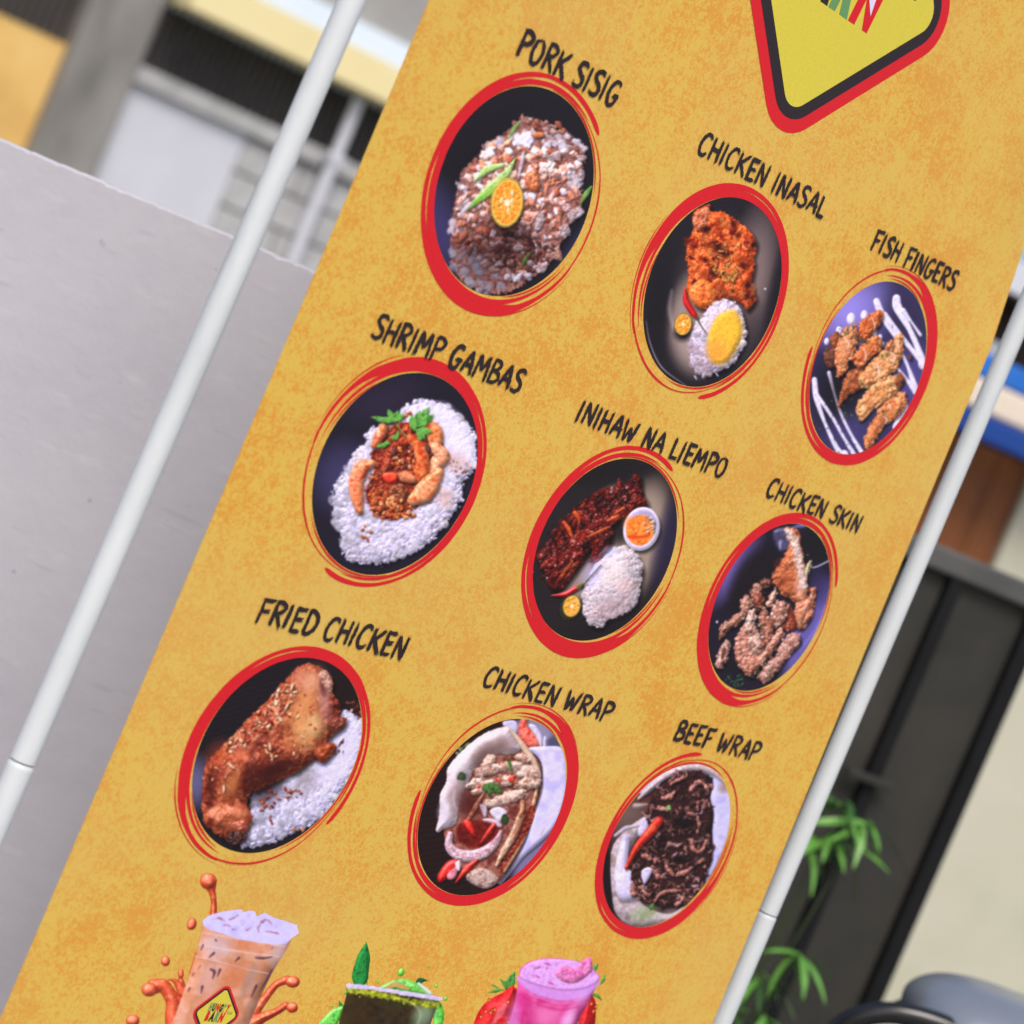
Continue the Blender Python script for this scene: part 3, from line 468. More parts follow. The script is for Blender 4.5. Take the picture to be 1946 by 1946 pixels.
    for x, y, rx, ry, a, cc, o in ((900, 620, 60, 110, 15, (232, 176, 140), .6), (840, 800, 90, 150, 20, (226, 160, 100), .55), (930, 880, 70, 110, 0, (238, 204, 146), .6), (770, 1010, 90, 60, -20, (206, 130, 76), .5), (440, 1090, 80, 50, -40, (206, 106, 66), .5), (390, 1270, 40, 90, 20, (196, 128, 80), .55), (430, 1470, 70, 40, 0, (222, 150, 110), .55), (560, 1010, 120, 50, -35, (92, 30, 20), .6), (690, 1170, 150, 50, -25, (58, 22, 18), .7), (960, 1010, 50, 50, 0, (120, 48, 30), .5), (300, 1200, 60, 80, -30, (110, 40, 24), .5), (500, 1180, 60, 90, 20, (70, 26, 20), .6)):
        c.air(x, y, rx, ry, a, cc, o)
    for k in range(46):
        u = RNG.random(); x = 280 + 620 * u + RNG.normal(0, 50); y = 1330 - 690 * u + RNG.normal(0, 60)
        if sdf(smooth(leg, 2), np.array([x]), np.array([y]))[0] > -30: continue
        c.lump(ell(x, y, RNG.uniform(3, 9), RNG.uniform(2, 5), RNG.uniform(0, 180), 6), (240, 206, 176), op=RNG.uniform(.3, .7), soft=2)
    gar = ((220, 168, 128), (204, 136, 94), (184, 100, 62), (232, 192, 158))
    c.chunks([(520, 860), (620, 720), (760, 600), (810, 660), (740, 800), (640, 900), (560, 930)], 75, (9, 24), gar + ((140, 50, 30), (170, 74, 44)), spec=.3, asp=(.35, .7)); c.chunks([(360, 980), (520, 880), (600, 930), (420, 1060), (330, 1040)], 34, (8, 20), gar + ((150, 60, 36),), spec=.3)
    c.chunks([(600, 990), (680, 1000), (680, 1110), (610, 1090)], 9, (12, 28), gar, asp=(.3, .6)); c.chunks([(210, 1160), (390, 1120), (380, 1260), (200, 1250)], 9, (12, 22), gar, asp=(.3, .6)); c.chunks([(700, 750), (900, 700), (930, 1000), (740, 1080)], 26, (6, 18), ((170, 70, 40), (196, 100, 56), (230, 180, 130)), sh=.2)
    for x, y, a in ((742, 765, 120), (775, 640, 110), (372, 1155, 40), (630, 1030, 80), (325, 1305, 90)): 
        t = np.radians(a); c.line([(x - 24 * np.cos(t), y - 24 * np.sin(t)), (x + 24 * np.cos(t), y + 24 * np.sin(t))], [8, 18, 8], (240, 206, 170), bev=2, sh=.5)
    c.chunks([(560, 1340), (700, 1310), (840, 1300), (850, 1350), (640, 1430), (580, 1460)], 34, (7, 20), ((150, 62, 40), (120, 44, 30), (186, 100, 66)), asp=(.35, .7)); c.chunks([(1060, 1030), (1120, 990), (1110, 1100), (1060, 1120)], 6, (10, 22), ((110, 50, 40), (90, 40, 30)), asp=(.3, .5), ang=(110, 12)); c.chunks([(600, 1500), (660, 1490), (650, 1540)], 3, (8, 14), ((150, 62, 40),)); c.chunks([(790, 1580), (850, 1570), (840, 1610)], 3, (14, 24), ((190, 130, 100),))
    c.line([(215, 1100), (195, 1260), (185, 1450)], [4, 8, 4], (214, 110, 70), op=.5, soft=3)
    return c.fin(.014, .05)

def pic_cwrap():
    c = Canvas(760, 1250, 1180, 1760, 3.788, (46, 28, 26))
    for k in range(24):
        y = 820 + k * 42; c.line([(150, y), (320, y - 30), (520, y - 80)], [8, 8, 8], (30, 18, 18), op=.8, soft=3)
    c.air(1000, 1450, 240, 300, 30, (128, 124, 160), .95, hard=2); c.air(950, 560, 220, 160, 0, (150, 146, 176), .95, hard=2)
    c.chunks([(360, 760), (520, 590), (560, 620), (400, 800)], 12, (14, 30), ((96, 110, 70), (120, 130, 96)))
    c.lump([(745, 470), (830, 455), (860, 500), (840, 560), (790, 540)], [(214, 206, 240), (190, 184, 214)], bev=5, sh=.3)
    c.lump([(880, 440), (920, 440), (930, 500), (1000, 560), (1020, 640), (930, 650), (860, 560)], [(226, 100, 80), (236, 130, 110), (206, 70, 56)], bev=9, bump=.4, spec=.2, sh=.3); c.lump([(930, 490), (980, 490), (1030, 580), (1020, 650), (990, 580)], [(226, 220, 246), (206, 196, 220)], bev=4)
    c.lump([(1040, 570), (1060, 580), (1055, 640), (1035, 655)], (206, 200, 236), bev=3); c.lump([(1060, 600), (1140, 560), (1170, 640), (1100, 650)], (86, 84, 110), soft=8)
    nap = [(930, 655), (1040, 640), (1150, 640), (1190, 680), (1215, 800), (1210, 960), (1160, 1150), (1090, 1260), (1000, 1350), (900, 1440), (830, 1530), (740, 1640), (720, 1600), (800, 1480), (900, 1340), (960, 1150), (1020, 950), (1030, 800), (1000, 720)]
    c.lump(nap, [(204, 198, 246), (216, 210, 250), (194, 188, 238)], bev=8, bump=.3, bs=14, sh=.4)
    tor = [(420, 740), (560, 590), (700, 520), (790, 500), (850, 580), (930, 680), (1010, 740), (1030, 850), (1020, 980), (960, 1150), (910, 1320), (830, 1480), (730, 1620), (610, 1670), (510, 1600), (430, 1480), (350, 1350), (330, 1200), (320, 1040), (350, 900)]
    c.lump(tor, [(140, 84, 70), (172, 116, 100), (112, 56, 46)], bev=10, bump=.8, bs=9, sh=.5, mixs=14)
    c.lump([(350, 900), (360, 800), (480, 660), (620, 550), (780, 500), (830, 570), (880, 660), (800, 700), (690, 700), (560, 790), (520, 880), (480, 960), (440, 1080), (420, 1200), (350, 1240), (275, 1265), (300, 1150), (305, 1000)], [(214, 200, 206), (226, 214, 218), (200, 184, 188)], bev=20, bump=.5, bs=14, rough=.5, sh=.4)
    c.air(720, 650, 170, 90, -20, (120, 92, 84), .7); c.air(600, 720, 90, 140, 35, (110, 80, 72), .6); c.air(470, 870, 60, 70, 0, (90, 80, 78), .5)
    c.air(440, 1010, 100, 160, 0, (150, 120, 118), .75); c.line([(410, 960), (400, 1040), (430, 1110)], [14, 22, 12], (206, 196, 206), op=.5, soft=4); c.air(330, 1130, 60, 110, 0, (214, 204, 226), .6); c.air(520, 1050, 110, 160, 10, (70, 26, 22), .8)
    c.line([(800, 520), (880, 620), (960, 740), (1010, 850)], [20, 40, 50, 30], [(226, 200, 176), (206, 170, 140)], bev=5, sh=.4)
    c.line([(1005, 900), (950, 1130), (880, 1330), (760, 1540)], [16, 34, 40, 30], [(226, 196, 160), (196, 140, 100)], bev=5, sh=.4)
    c.lump([(880, 1140), (980, 1060), (960, 1200), (880, 1340), (800, 1470), (740, 1560), (720, 1480), (800, 1320), (860, 1200)], [(110, 34, 22), (150, 60, 36), (90, 26, 20)], bump=.9, spec=.25)
    ch = ((222, 190, 172), (206, 164, 142), (234, 210, 200), (190, 140, 114))
    k1 = dict(bev=9, bump=.9, bs=7, spec=.12, rough=1.2, sh=.5, sd=(2, 4), sb=6, mixs=9, soft=2)
    for p in ([(600, 770), (650, 700), (700, 720), (680, 780), (620, 800)], [(550, 860), (560, 810), (650, 780), (760, 760), (860, 750), (930, 760), (880, 790), (760, 810), (660, 850), (570, 870)], [(830, 720), (880, 690), (950, 740), (920, 760)], [(850, 830), (910, 770), (980, 800), (1020, 860), (980, 880), (880, 870)], [(490, 930), (540, 880), (620, 870), (600, 920), (520, 950)], [(830, 940), (880, 880), (970, 850), (1020, 880), (1010, 930), (930, 950)], [(700, 890), (780, 850), (830, 870), (810, 920), (720, 940)], [(530, 970), (600, 900), (700, 880), (720, 920), (620, 970), (560, 1000)], [(610, 1040), (700, 1010), (800, 960), (880, 950), (920, 970), (860, 1030), (760, 1060), (660, 1090), (620, 1080)]):
        c.lump(p, list(ch), **k1)
    for p in ([(800, 860), (840, 850), (830, 900), (790, 890)], [(700, 880), (740, 870), (730, 910)], [(560, 940), (600, 910), (590, 950)]): c.lump(p, [(206, 52, 34), (226, 96, 66)], bev=3, soft=3, spec=.3)
    c.line([(615, 985), (560, 1080), (480, 1225)], [10, 34, 16], [(220, 184, 150), (196, 140, 100), (160, 90, 60)], bev=4, bump=.6, sh=.5)
    c.lump([(590, 1060), (640, 1090), (630, 1160), (600, 1110)], [(226, 218, 240), (206, 196, 216)], bev=4, sh=.4); c.lump([(660, 1110), (720, 1080), (780, 1110), (770, 1150), (730, 1190), (690, 1160)], [(230, 222, 240), (206, 196, 212)], bev=4, sh=.4); c.lump([(610, 1170), (690, 1170), (740, 1200), (740, 1230), (640, 1220)], [(226, 206, 220), (200, 176, 190)], bev=4, sh=.3)
    c.lump([(440, 1210), (600, 1180), (720, 1230), (700, 1340), (560, 1380), (440, 1330)], [(96, 26, 22), (130, 40, 30)], bump=.6, soft=6)
    red = [(206, 34, 24), (180, 22, 18), (226, 66, 46)]
    c.line([(500, 1200), (530, 1250), (555, 1290)], [60, 50, 18], red, bev=5, spec=.5, sh=.4); c.line([(690, 1210), (650, 1270), (600, 1340)], [30, 40, 16], red, bev=5, spec=.5, sh=.4)
    c.line([(380, 1280), (370, 1360), (420, 1420), (520, 1440), (620, 1410), (700, 1340), (740, 1260)], [40, 60, 76, 84, 80, 60, 24], [(210, 186, 194), (190, 150, 160), (224, 206, 216), (176, 120, 130)], bev=6, bump=.5, bs=6, spec=.1, sh=.5)
    c.line([(400, 1350), (440, 1390), (560, 1400), (660, 1350)], [4, 6, 6, 4], (236, 224, 236), op=.6); c.line([(400, 1400), (500, 1450), (620, 1430)], [4, 8, 4], (176, 116, 130), op=.6)
    c.line([(880, 1150), (830, 1280), (760, 1400), (710, 1500)], [50, 56, 44, 20], [(226, 196, 166), (206, 156, 120), (236, 214, 194)], bev=6, bump=.7, sh=.6)
    c.line([(890, 1040), (890, 1100), (870, 1140)], [30, 30, 20], [(226, 190, 150), (196, 130, 90)], bev=4, sh=.5)
    c.lump([(300, 1560), (360, 1480), (430, 1460), (440, 1500), (400, 1560), (320, 1630), (290, 1610)], red, bev=8, spec=.5, sh=.5); c.lump([(360, 1570), (430, 1510), (420, 1590), (370, 1610)], [(206, 120, 130), (226, 160, 170)], bev=4); c.line([(575, 1465), (500, 1530), (420, 1630)], [20, 54, 8], red, bev=5, spec=.5, sh=.5); c.lump([(415, 1490), (450, 1470), (450, 1540), (430, 1540)], (232, 220, 226), bev=3)
    c.lump([(490, 1590), (560, 1530), (640, 1530), (720, 1600), (650, 1670), (560, 1650)], [(190, 164, 150), (206, 184, 176), (150, 110, 96)], bev=9, bump=.5, soft=3)
    for x, y, rx, ry, a, cc, o in ((600, 820, 120, 60, -20, (150, 100, 86), .35), (760, 1040, 150, 50, -20, (236, 214, 206), .35), (860, 800, 120, 60, 0, (240, 220, 210), .35), (560, 1090, 90, 130, 20, (96, 36, 30), .45), (880, 1230, 60, 150, 25, (90, 30, 22), .4), (650, 960, 180, 70, -15, (170, 110, 90), .25), (620, 1300, 140, 70, 0, (120, 30, 26), .35)):
        c.air(x, y, rx, ry, a, cc, o)
    c.chunks([(540, 830), (900, 740), (1000, 860), (900, 1040), (640, 1080), (520, 960)], 70, (10, 26), ((230, 204, 192), (210, 168, 148), (184, 130, 108), (150, 90, 70)), op=.5, sh=.25, soft=2.4)
    g = ((74, 112, 52), (100, 140, 72), (50, 84, 38))
    c.lump([(600, 940), (630, 915), (680, 905), (740, 950), (740, 985), (680, 975), (655, 1010), (640, 975)], list(g), bev=4, bump=.5, sh=.5); c.line([(665, 915), (680, 985)], [3, 3], (130, 160, 100))
    c.line([(785, 735), (800, 770), (810, 815)], [14, 26, 14], list(g), bev=3, sh=.3); c.lump([(425, 880), (450, 830), (490, 850), (480, 890)], [(60, 74, 48), (84, 96, 66)], bev=3); c.lump([(745, 1150), (770, 1130), (800, 1170), (780, 1210), (745, 1190)], [(40, 60, 36), (66, 84, 50)], bev=3, bump=.6)
    c.line([(1020, 1280), (1050, 1230)], [8, 5], (190, 160, 140))
    return c.fin(.013, .04)

def pic_bwrap():
    c = Canvas(1110, 1340, 1460, 1800, 4.2, (66, 44, 44))
    c.air(330, 850, 300, 260, -30, (120, 100, 92), .9); c.air(520, 700, 200, 150, -30, (96, 54, 44), .8)
    c.lump([(150, 1400), (165, 1180), (200, 1160), (215, 1400), (230, 1620), (290, 1730), (200, 1650)], (34, 26, 28), soft=4)
    rb = [(420, 650), (560, 560), (700, 490), (900, 460), (1040, 490), (1130, 590), (1180, 700), (1190, 900), (1150, 1080), (1080, 1250), (960, 1450), (960, 1300), (1020, 1200), (1020, 1000), (1030, 850), (1000, 740), (1020, 590), (870, 510), (740, 530), (620, 600), (480, 720)]
    c.lump(rb, [(196, 192, 236), (208, 204, 244), (184, 178, 226)], bev=8, bump=.3, bs=14, sh=.4)
    c.line([(430, 740), (600, 590), (780, 500), (960, 500), (1090, 570), (1160, 680)], [24, 40, 50, 60, 60, 16], [(206, 192, 196), (186, 164, 160), (220, 210, 220)], bev=7, sh=.4)
    c.air(1110, 660, 60, 60, 30, (150, 116, 100), .7)
    c.lump([(210, 1180), (300, 1020), (420, 920), (500, 880), (510, 960), (430, 1040), (360, 1160), (330, 1300), (420, 1400), (440, 1560), (560, 1640), (700, 1660), (840, 1560), (900, 1530), (760, 1690), (560, 1760), (380, 1760), (270, 1690), (225, 1560)], [(176, 160, 160), (196, 182, 190), (150, 130, 126)], bev=16, bump=.6, bs=9, sh=.3)
    on = [(206, 198, 230), (222, 216, 244), (184, 174, 206)]
    c.line([(330, 1060), (300, 1240), (290, 1400), (320, 1500)], [60, 90, 110, 60], on, bev=10, sh=.4, bs=9); c.lump([(270, 1330), (360, 1310), (430, 1420), (400, 1540), (310, 1560), (250, 1480)], on, bev=14, sh=.3)
    c.lump([(430, 960), (490, 880), (505, 960), (490, 1020), (430, 1040)], on, bev=5, sh=.3); c.line([(245, 1040), (330, 980), (430, 960)], [24, 40, 20], [(176, 164, 176), (196, 186, 200)], bev=4); c.line([(400, 800), (490, 790)], [40, 20], [(166, 146, 140), (190, 176, 170)], bev=4, soft=4)
    c.air(480, 1660, 160, 90, -10, (150, 176, 120), .6); c.air(680, 1680, 140, 70, -20, (200, 190, 186), .5); c.air(820, 1530, 90, 50, -30, (180, 166, 130), .6)
    bf = [(500, 790), (640, 620), (720, 540), (880, 520), (1010, 590), (990, 720), (1025, 860), (1010, 1000), (1025, 1200), (980, 1330), (930, 1480), (820, 1590), (640, 1600), (480, 1560), (400, 1480), (380, 1340), (350, 1270), (420, 1160), (520, 1030), (500, 900)]
    c.lump(bf, [(54, 30, 30), (78, 44, 40), (40, 22, 24), (96, 58, 52)], bev=8, bump=1.2, bs=4, rough=3, sh=.5, soft=2)
    cols = ((110, 70, 64), (140, 92, 84), (84, 50, 46), (166, 112, 100), (124, 84, 84), (186, 130, 116), (70, 40, 38), (150, 120, 124))
    for x, y in c.pick(bf, 250):
        t = RNG.uniform(0, 6.28); l = RNG.uniform(20, 62); b = RNG.normal(0, 18)
        p = [(x, y), (x + l * .5 * np.cos(t) - b * np.sin(t), y + l * .5 * np.sin(t) + b * np.cos(t)), (x + l * np.cos(t), y + l * np.sin(t))]
        cc = np.array(cols[RNG.integers(8)]) * np.clip(.62 + .45 * abs(np.sin(x / 140 + y / 190)) + RNG.normal(0, .08), .4, 1.15)
        c.line(p, [8, RNG.uniform(14, 30), 8], tuple(cc), bev=3.5, bump=.6, bs=2.5, spec=.18, sh=.5, sd=(1, 2), sb=4)
    lt = ((176, 120, 106), (156, 98, 84), (194, 146, 136), (140, 84, 70))
    for p, w in (([(840, 680), (880, 620), (940, 620), (990, 690)], [20, 34, 30, 14]), ([(900, 840), (910, 770), (950, 760), (950, 820)], [14, 22, 20, 12]), ([(890, 870), (910, 940), (900, 1010)], [20, 34, 20]), ([(640, 1150), (680, 1100), (740, 1120), (790, 1090)], [12, 34, 24, 12]), ([(850, 1070), (870, 1150), (930, 1160), (975, 1090)], [30, 40, 30, 40]), ([(640, 1250), (670, 1310), (710, 1360)], [16, 34, 24]), ([(740, 1350), (800, 1330), (870, 1290)], [30, 44, 16]), ([(560, 1570), (600, 1510), (680, 1480), (770, 1480)], [14, 30, 26, 20]), ([(730, 1590), (770, 1560), (790, 1500)], [40, 36, 20]), ([(440, 1450), (500, 1510), (540, 1490)], [24, 34, 16]), ([(540, 1320), (580, 1360)], [30, 40]), ([(620, 740), (680, 720), (710, 690)], [30, 44, 24]), ([(600, 820), (660, 830)], [40, 24]), ([(380, 1430), (390, 1500)], [40, 50]), ([(690, 620), (750, 590), (810, 560)], [30, 30, 10]), ([(820, 860), (860, 870)], [30, 30]), ([(910, 1260), (940, 1240)], [26, 30]), ([(470, 1200), (520, 1220)], [40, 30])):
        c.line(p, w, list(lt[:3]) if w[0] > 13 else [(150, 116, 110), (170, 130, 124)], bev=5, bump=.9, bs=3, spec=.2, rough=1.4, sh=.6)
    c.air(800, 960, 130, 130, 0, (50, 34, 34), .55, True); c.air(620, 1100, 60, 120, 0, (60, 40, 40), .5, True); c.air(760, 1230, 160, 50, 0, (60, 40, 40), .5, True)
    c.line([(590, 920), (510, 1020), (410, 1140), (330, 1300)], [70, 76, 56, 24], [(196, 48, 28), (176, 34, 22), (214, 76, 46)], bev=7, spec=.3, sh=.6)
    c.lump([(450, 1330), (500, 1290), (540, 1310), (500, 1400), (470, 1420)], on, bev=5, sh=.5); c.lump([(650, 800), (680, 795), (685, 830), (660, 835)], (140, 176, 110), bev=2); c.lump([(520, 1590), (555, 1580), (545, 1620), (520, 1640)], [(110, 140, 70), (80, 110, 52)], bev=2, bump=.5)
    return c.fin(.014, .05)

def splash(c, path, w, tip=None):
    cols = [(206, 92, 54), (190, 72, 40), (222, 124, 86)]
    c.line(path, w, cols, bev=max(w) / c.f * .45, amb=.55, spec=.22, sp=9, edge=(176, 52, 32, 2.5))
    if tip: c.lump(ell(*tip), cols, bev=min(tip[2:4]) / c.f * .9, amb=.5, spec=.35, sp=8, edge=(176, 52, 32, 2.))
def drop(c, x, y, rx, ry, a=0): c.lump(ell(x, y, rx, ry, a), [(206, 92, 54), (190, 72, 40)], bev=min(rx, ry) / c.f * .9, amb=.5, spec=.4, sp=7, edge=(176, 52, 32, 2.))

def pic_tea():
    c = Canvas(210, 1640, 700, 2160, 4.1106, (206, 166, 76), 0.)
    ox = 20 * 4.1106
    X = lambda pts: [(x + ox, y) for x, y in pts]
    splash(c, X([(720, 410), (725, 300), (710, 220), (690, 150)]), [60, 50, 60, 130], (680 + ox, 140, 68, 66))
    drop(c, 550 + ox, 475, 40, 50, 20); drop(c, 343 + ox, 762, 38, 42); drop(c, 85 + ox, 1225, 56, 50)
    splash(c, X([(420, 1400), (400, 1200), (400, 1080), (330, 960), (250, 960)]), [130, 130, 110, 110, 120], (215 + ox, 985, 62, 56))
    splash(c, X([(480, 1050), (470, 960), (462, 880)]), [110, 70, 30], (465 + ox, 860, 26, 40)); splash(c, X([(360, 905), (420, 920), (480, 1010)]), [10, 40, 90])
    splash(c, X([(1040, 1180), (1120, 1080), (1220, 960), (1310, 920)]), [90, 70, 60, 70], (1355 + ox, 938, 58, 48)); splash(c, X([(1000, 1280), (1100, 1220), (1220, 1170), (1300, 1120)]), [200, 90, 60, 60], (1350 + ox, 1138, 48, 44)); splash(c, X([(1000, 1500), (1120, 1400), (1230, 1330)]), [160, 80, 50], (1255 + ox, 1315, 44, 40))
    splash(c, X([(560, 850), (585, 700)]), [60, 14])
    cup = X([(640, 450), (1350, 590), (1310, 680), (1200, 850), (1100, 1050), (1000, 1280), (820, 1700), (760, 1850), (280, 1750), (330, 1540), (400, 1250), (500, 960), (590, 700)])
    c.lump(cup, [(206, 150, 118), (196, 136, 100), (214, 164, 138)], bev=26, bump=.3, bs=14, amb=.62, sm=False, soft=1.2)
    c.air(760 + ox, 650, 190, 130, 10, (206, 186, 196), .7); c.air(1000 + ox, 660, 210, 60, 10, (206, 130, 90), .6); c.air(680 + ox, 900, 120, 200, 22, (216, 176, 170), .6); c.air(900 + ox, 890, 190, 160, 0, (200, 120, 78), .55); c.air(1010 + ox, 920, 60, 200, 25, (150, 134, 130), .6); c.air(1250 + ox, 680, 80, 160, 25, (212, 190, 196), .6); c.air(700 + ox, 1400, 300, 300, 0, (196, 118, 76), .5); c.air(430 + ox, 1300, 60, 300, 18, (222, 184, 170), .5)
    for a, b, m in ((560, 640, 590), (655, 720, 690), (745, 850, 810)):
        c.line(X([(640 - (a - 500) * .28, a - 20), (900, m), (1340 - (b - 560) * .62, b + 20)]), [7, 10, 7], (226, 206, 206), op=.65, soft=2.5)
    c.line(X([(605, 745), (900, 812), (1215, 862)]), [5, 7, 5], (150, 104, 92), op=.5, soft=3)
    for p, w in (([(640, 640), (622, 680)], [14, 6]), ([(700, 830), (730, 850), (716, 905)], [16, 26, 8]), ([(775, 835), (755, 885)], [22, 8]), ([(925, 745), (895, 770)], [22, 8]), ([(1060, 745), (1120, 750), (1190, 740)], [12, 20, 8]), ([(535, 975), (520, 1005)], [14, 6]), ([(635, 965), (625, 1015)], [22, 8]), ([(565, 860), (556, 880)], [9, 5]), ([(1065, 965), (1025, 1050)], [22, 8]), ([(1190, 840), (1140, 930), (1085, 1015)], [12, 16, 5]), ([(740, 600), (745, 610)], [14, 10]), ([(1195, 665), (1185, 680)], [8, 6]), ([(620, 800), (600, 830)], [8, 5]), ([(725, 705), (690, 735)], [22, 8])):
        c.line(X(p), w, (74, 50, 70) if w[0] > 8 else (110, 80, 80), op=.8, soft=2)
    foam = X([(630, 450), (680, 410), (800, 375), (945, 360), (960, 385), (1010, 372), (1055, 380), (1068, 420), (1130, 390), (1200, 430), (1290, 455), (1340, 475), (1390, 490), (1405, 560), (1350, 595), (1300, 640), (1200, 645), (1060, 620), (940, 600), (820, 560), (690, 520), (640, 485)])
    c.lump(foam, [(198, 191, 248), (206, 200, 252), (190, 182, 243)], bump=.15, bs=14, sm=False, soft=1.2)
    for p, w in (([(1075, 510), (1110, 465), (1150, 450), (1190, 490)], [10, 26, 12, 8]), ([(1080, 520), (1085, 550), (1150, 540), (1240, 560)], [12, 8, 10, 16]), ([(1190, 495), (1225, 507)], [6, 10]), ([(800, 490), (830, 485), (860, 500)], [8, 18, 6]), ([(720, 440), (770, 432), (810, 455)], [10, 14, 8]), ([(850, 445), (890, 425), (920, 410)], [12, 10, 4]), ([(870, 520), (900, 522)], [10, 8]), ([(990, 525), (1040, 500)], [16, 8]), ([(945, 490), (960, 482)], [8, 8])):
        c.line(X(p), w, [(150, 96, 96), (190, 150, 170)], op=.8, soft=1.5, rough=.8)
    return c.fin(.01)

def pic_matcha():
    c = Canvas(560, 1760, 870, 2150, 3.2746, (206, 166, 76), 0.)
    ox = 30 * 3.2746
    X = lambda pts: [(x + ox, y) for x, y in pts]
    g = [(70, 170, 50), (110, 200, 70), (46, 130, 44)]
    c.line(X([(330, 420), (325, 330), (350, 200), (367, 108)]), [30, 110, 84, 2], [(30, 120, 50), (44, 146, 64), (20, 96, 44)], bev=8, spec=.15)
    c.line(X([(370, 380), (365, 240), (368, 150)]), [6, 5, 2], (16, 84, 40), op=.7)
    c.line(X([(670, 380), (700, 350), (748, 350)]), [20, 40, 3], [(24, 110, 60), (16, 84, 50)], bev=4); c.line(X([(215, 560), (205, 510), (190, 472)]), [34, 36, 3], [(24, 120, 50), (60, 160, 60)], bev=4); c.line(X([(110, 640), (170, 560), (215, 520)]), [110, 80, 30], g, bev=6, spec=.4)
    c.lump(X([(440, 400), (500, 362), (560, 338), (620, 340), (680, 368), (760, 430), (700, 440), (560, 420)]), [(84, 168, 60), (120, 190, 84), (60, 136, 50)], bev=8, bump=.5, bs=9, spec=.3); c.line(X([(690, 370), (760, 430)]), [20, 30], (200, 220, 200), bev=4); c.line(X([(800, 480), (815, 560), (800, 660)]), [40, 70, 60], g, bev=6, spec=.4); c.line(X([(830, 490), (845, 560), (835, 620)]), [6, 10, 6], (110, 180, 60))
    for x, y, r in ((582, 298, 26), (752, 264, 9), (798, 382, 13), (855, 460, 15), (440, 358, 11), (235, 422, 15), (150, 508, 11)): c.lump(ell(x + ox, y, r * .85, r * 1.1, 20), [(100, 190, 60), (150, 216, 90)], bev=r / c.f * .8, spec=.4, edge=(70, 160, 40, 2.))
    cup = X([(250, 385), (820, 460), (770, 600), (690, 830), (610, 1060), (480, 1200), (90, 1120), (120, 900), (195, 600), (230, 470)])
    c.lump(cup, [(52, 44, 24), (66, 54, 30), (40, 36, 20)], bev=18, bump=.4, bs=14, sm=False, soft=1.2)
    c.air(330 + ox, 580, 140, 160, 0, (70, 50, 24), .6); c.air(720 + ox, 560, 90, 160, 24, (150, 176, 140), .75); c.air(560 + ox, 480, 120, 60, 0, (60, 66, 30), .5)
    c.line(X([(250, 410), (350, 425), (480, 440), (620, 480), (790, 505)]), [50, 36, 44, 30, 34], [(196, 200, 60), (160, 170, 40), (110, 116, 34)], bump=.6, rough=2.5, soft=5)
    c.line(X([(250, 380), (420, 400), (620, 432), (826, 462)]), [34, 26, 30, 24], [(196, 186, 220), (214, 206, 230)], bump=.2, rough=.8, soft=1.5)
    c.line(X([(500, 390), (550, 375), (620, 400)]), [20, 34, 20], [(206, 166, 100), (190, 150, 90)], soft=2); c.line(X([(640, 480), (700, 560), (640, 700)]), [6, 12, 8], (180, 200, 170), op=.5, soft=5)
    return c.fin(.012)

